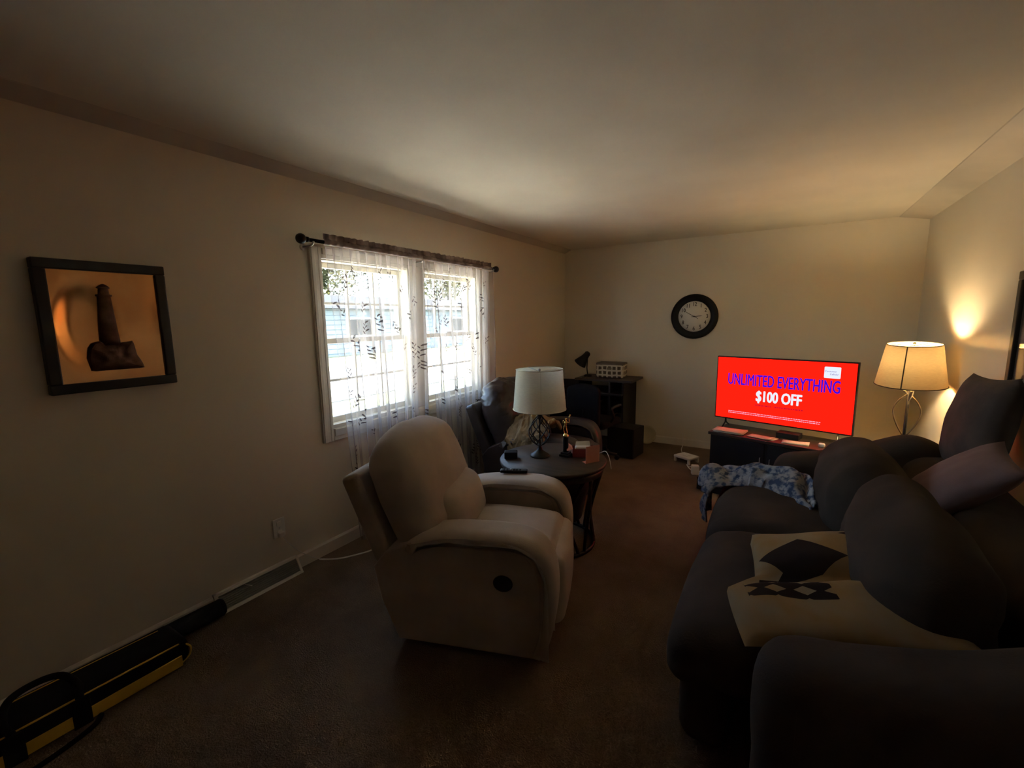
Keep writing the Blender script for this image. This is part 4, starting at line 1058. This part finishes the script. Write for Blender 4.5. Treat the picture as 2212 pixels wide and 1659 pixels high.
for i in range(len(o.data.vertices)):
    j = i % (41 * 41); at.data[i].vector = ((j % 41) / 40, (j // 41) / 40, 0)
o.location = (.24, 1.815, .595); o.rotation_euler = (R(3), R(-12), R(2))
tag(o, 'tan southwestern patterned pillow slumped on near sofa seat', 'pillow')

# blue floral blanket bunched along the far seat
def floral_mat():
    m, nt, out = new_mat('blue_floral')
    p = nt.nodes.new('ShaderNodeBsdfPrincipled'); p.inputs['Roughness'].default_value = .9; nt.links.new(p.outputs[0], out.inputs['Surface'])
    tc = nt.nodes.new('ShaderNodeTexCoord'); v = nt.nodes.new('ShaderNodeTexVoronoi'); v.inputs['Scale'].default_value = 42; n = nt.nodes.new('ShaderNodeTexNoise'); n.inputs['Scale'].default_value = 30; n.inputs['Detail'].default_value = 4
    for q in (v, n): nt.links.new(tc.outputs['Object'], q.inputs['Vector'])
    r1 = nt.nodes.new('ShaderNodeValToRGB'); r1.color_ramp.elements[0].position = .42; r1.color_ramp.elements[1].position = .56; r1.color_ramp.elements[0].color = (.035, .06, .12, 1); r1.color_ramp.elements[1].color = (.27, .27, .28, 1)
    nt.links.new(n.outputs[0], r1.inputs[0])
    r2 = nt.nodes.new('ShaderNodeValToRGB'); r2.color_ramp.elements[0].position = .12; r2.color_ramp.elements[1].position = .22; r2.color_ramp.elements[0].color = (.55, .52, .48, 1); r2.color_ramp.elements[1].color = (1, 1, 1, 1)
    nt.links.new(v.outputs['Distance'], r2.inputs[0])
    mx = nt.nodes.new('ShaderNodeMix'); mx.data_type = 'RGBA'; mx.blend_type = 'MULTIPLY'; mx.inputs[0].default_value = .7
    nt.links.new(r1.outputs[0], mx.inputs[6]); nt.links.new(r2.outputs[0], mx.inputs[7]); nt.links.new(mx.outputs[2], p.inputs['Base Color'])
    return m
path = smooth_open([(-.36, 3.10, .22), (-.365, 3.10, .36), (-.325, 3.11, .47), (-.24, 3.12, .50), (-.10, 3.12, .505), (.03, 3.06, .51), (.13, 2.93, .515), (.20, 2.82, .51), (.24, 2.76, .50)], 8)
def blanket(u, v):
    f = u * (len(path) - 1); i = min(int(f), len(path) - 2); p = Vector(path[i]).lerp(Vector(path[i + 1]), f - i)
    t = (Vector(path[i + 1]) - Vector(path[i])).normalized(); side = Vector((-t.y, t.x, 0)); side = side.normalized() if side.length > .2 else Vector((0, 1, 0))
    if i < 18: side = Vector((0, 1, 0))
    wd = .19 * (1 - .45 * u) * (0.55 + .45 * min(1, u * 5))
    nrm = Vector((-1, 0, 0)) if u < .2 else Vector((0, 0, 1))
    if .2 <= u < .34: k = (u - .2) / .14; nrm = Vector((-(1 - k), 0, k)).normalized()
    w = v * 2 - 1
    h = .105 * (1 - w * w) ** .7 * (.62 + .38 * math.sin(u * 11 + 1)) + .075 * nz((u * 9, v * 3.6, 0), 1, 3) * (1 - w * w) + .04 * abs(math.sin(9 * v + 7 * u + 4 * nz((u * 5, v * 2, 0), 1, 7))) * (1 - w ** 4)
    if u < .2: h = h * .35
    q = p + side * wd * w * 1.0 + nrm * (h + .002) + side * .02 * nz((u * 9, v * 4, 1), 1, 5)
    return tuple(q)
o = MB().grid(blanket, 110, 44).build('floral_blanket', floral_mat()); q = o.modifiers.new('thick', 'SOLIDIFY'); q.thickness = .008; q.offset = -1
tag(o, 'bunched blue and white floral blanket across the far sofa seat', 'blanket')

# picture on the right wall
pr = thing('framed_print', 'black framed glazed picture on right wall above the sofa', 'picture', (XR, 2.98, 1.48))
Y0, Y1, Z0_, Z1_ = 2.50, 3.41, 1.085, 1.76
for (ya, yb, za, zb) in ((Y0, Y1, Z1_ - .045, Z1_), (Y0, Y1, Z0_, Z0_ + .045), (Y0, Y0 + .045, Z0_ + .045, Z1_ - .045), (Y1 - .045, Y1, Z0_ + .045, Z1_ - .045)):
    MB().box(XR - .03, XR, ya, yb, za, zb, .005).build('frame', M_frame, pr, True)
MB().box(XR - .012, XR - .002, Y0 + .04, Y1 - .04, Z0_ + .04, Z1_ - .04).build('print', mat('dim_print', (.10, .075, .06), .5, (.06, .05, .045), 5), pr, True)
gm, gnt, gout = new_mat('picture_glass')
gp = gnt.nodes.new('ShaderNodeBsdfGlossy'); gp.inputs['Roughness'].default_value = .03; gtr = gnt.nodes.new('ShaderNodeBsdfTransparent'); gmx = gnt.nodes.new('ShaderNodeMixShader')
gnt.links.new(schlick(gnt), gmx.inputs[0]); gnt.links.new(gtr.outputs[0], gmx.inputs[1]); gnt.links.new(gp.outputs[0], gmx.inputs[2]); gnt.links.new(gmx.outputs[0], gout.inputs['Surface'])
MB().box(XR - .016, XR - .014, Y0 + .045, Y1 - .045, Z0_ + .045, Z1_ - .045).build('glass', gm, pr, True)

# ------------------------------------------------------------ duffel bag and rolled mat by the left wall
dg = thing('duffel_bag', 'long black duffel bag with yellow trim on the carpet by left wall', 'bag', (-2.36, .25, 0))
DY0, DY1, DX0, DX1, DH = -.35, .80, -2.47, -2.255, .125
def bag_fn(q): q.x += .004 * nz(q, 9, 2); return q
MB().soft(DX1 - DX0, DY1 - DY0, DH, .035, (.008, 0, .006), ((DX0 + DX1) / 2, (DY0 + DY1) / 2, DH / 2 + .001), bag_fn, None, 4, 10).build('body', M_nylon, dg, True)
xf = DX1 + .006
b = MB(); pts = []
# front piping loop: along the top edge, round the end, along the bottom
for p in ((DY0, .113), (.3, .115), (.70, .113), (.765, .105), (.793, .075), (.785, .035), (.75, .018)): pts.append((xf - (.012 if p[1] > .1 else 0) - (.012 if p[0] > .78 else .004 if p[0] > .72 else 0), p[0] + (.007 if p[0] > .78 else 0), p[1]))
b.tube(smooth_open(pts, 6), .0042, 6); b.build('piping', M_yellow, dg, True)
MB().tube([(DX0 + .04, DY0 + .03, DH + .003), (DX0 + .04, .3, DH + .006), (DX0 + .045, .74, DH + .001)], .003, 6).build('piping', M_yellow, dg, True)
MB().box(xf - .004, xf + .003, DY0 + .03, .76, .010, .060, .002).build('trim_band', M_yellow, dg, True)
for y in (.42, .24):
    MB().box(xf - .004, xf + .008, y - .028, y + .028, .0, .118, .003).build('webbing', M_nylon, dg, True)
def strap(y):  return [(xf, .42, .118), (DX1 - .04, .43, .150), (DX1 - .10, .40, .185), (DX1 - .11, .33, .198), (DX1 - .10, .26, .185), (DX1 - .04, .23, .150), (xf, .24, .118)]
b = MB(); b.tube(smooth_open(strap(0), 6), .013, 8); b.build('handle', M_nylon, dg, True)
b = MB(); P_ = smooth_open([(-2.235, .47, .012), (-2.20, .43, .006), (-2.165, .30, .005), (-2.15, .10, .005), (-2.16, -.15, .005)], 6)
b.tube(P_, .010, 6); b.build('shoulder_strap', M_nylon, dg, True)
mt = thing('rolled_mat', 'black rolled mat along the left baseboard beyond the duffel bag', 'mat', (-2.475, .70, .04))
MB().tube([(-2.488, .30, .048), (-2.488, 1.04, .046)], [.046, .045], 18).build('roll', M_nylon, mt, True)
MB().tube([(-2.488, 1.036, .046), (-2.488, 1.05, .046)], [.046, .040], 18).build('end_cap', M_black, mt, True)
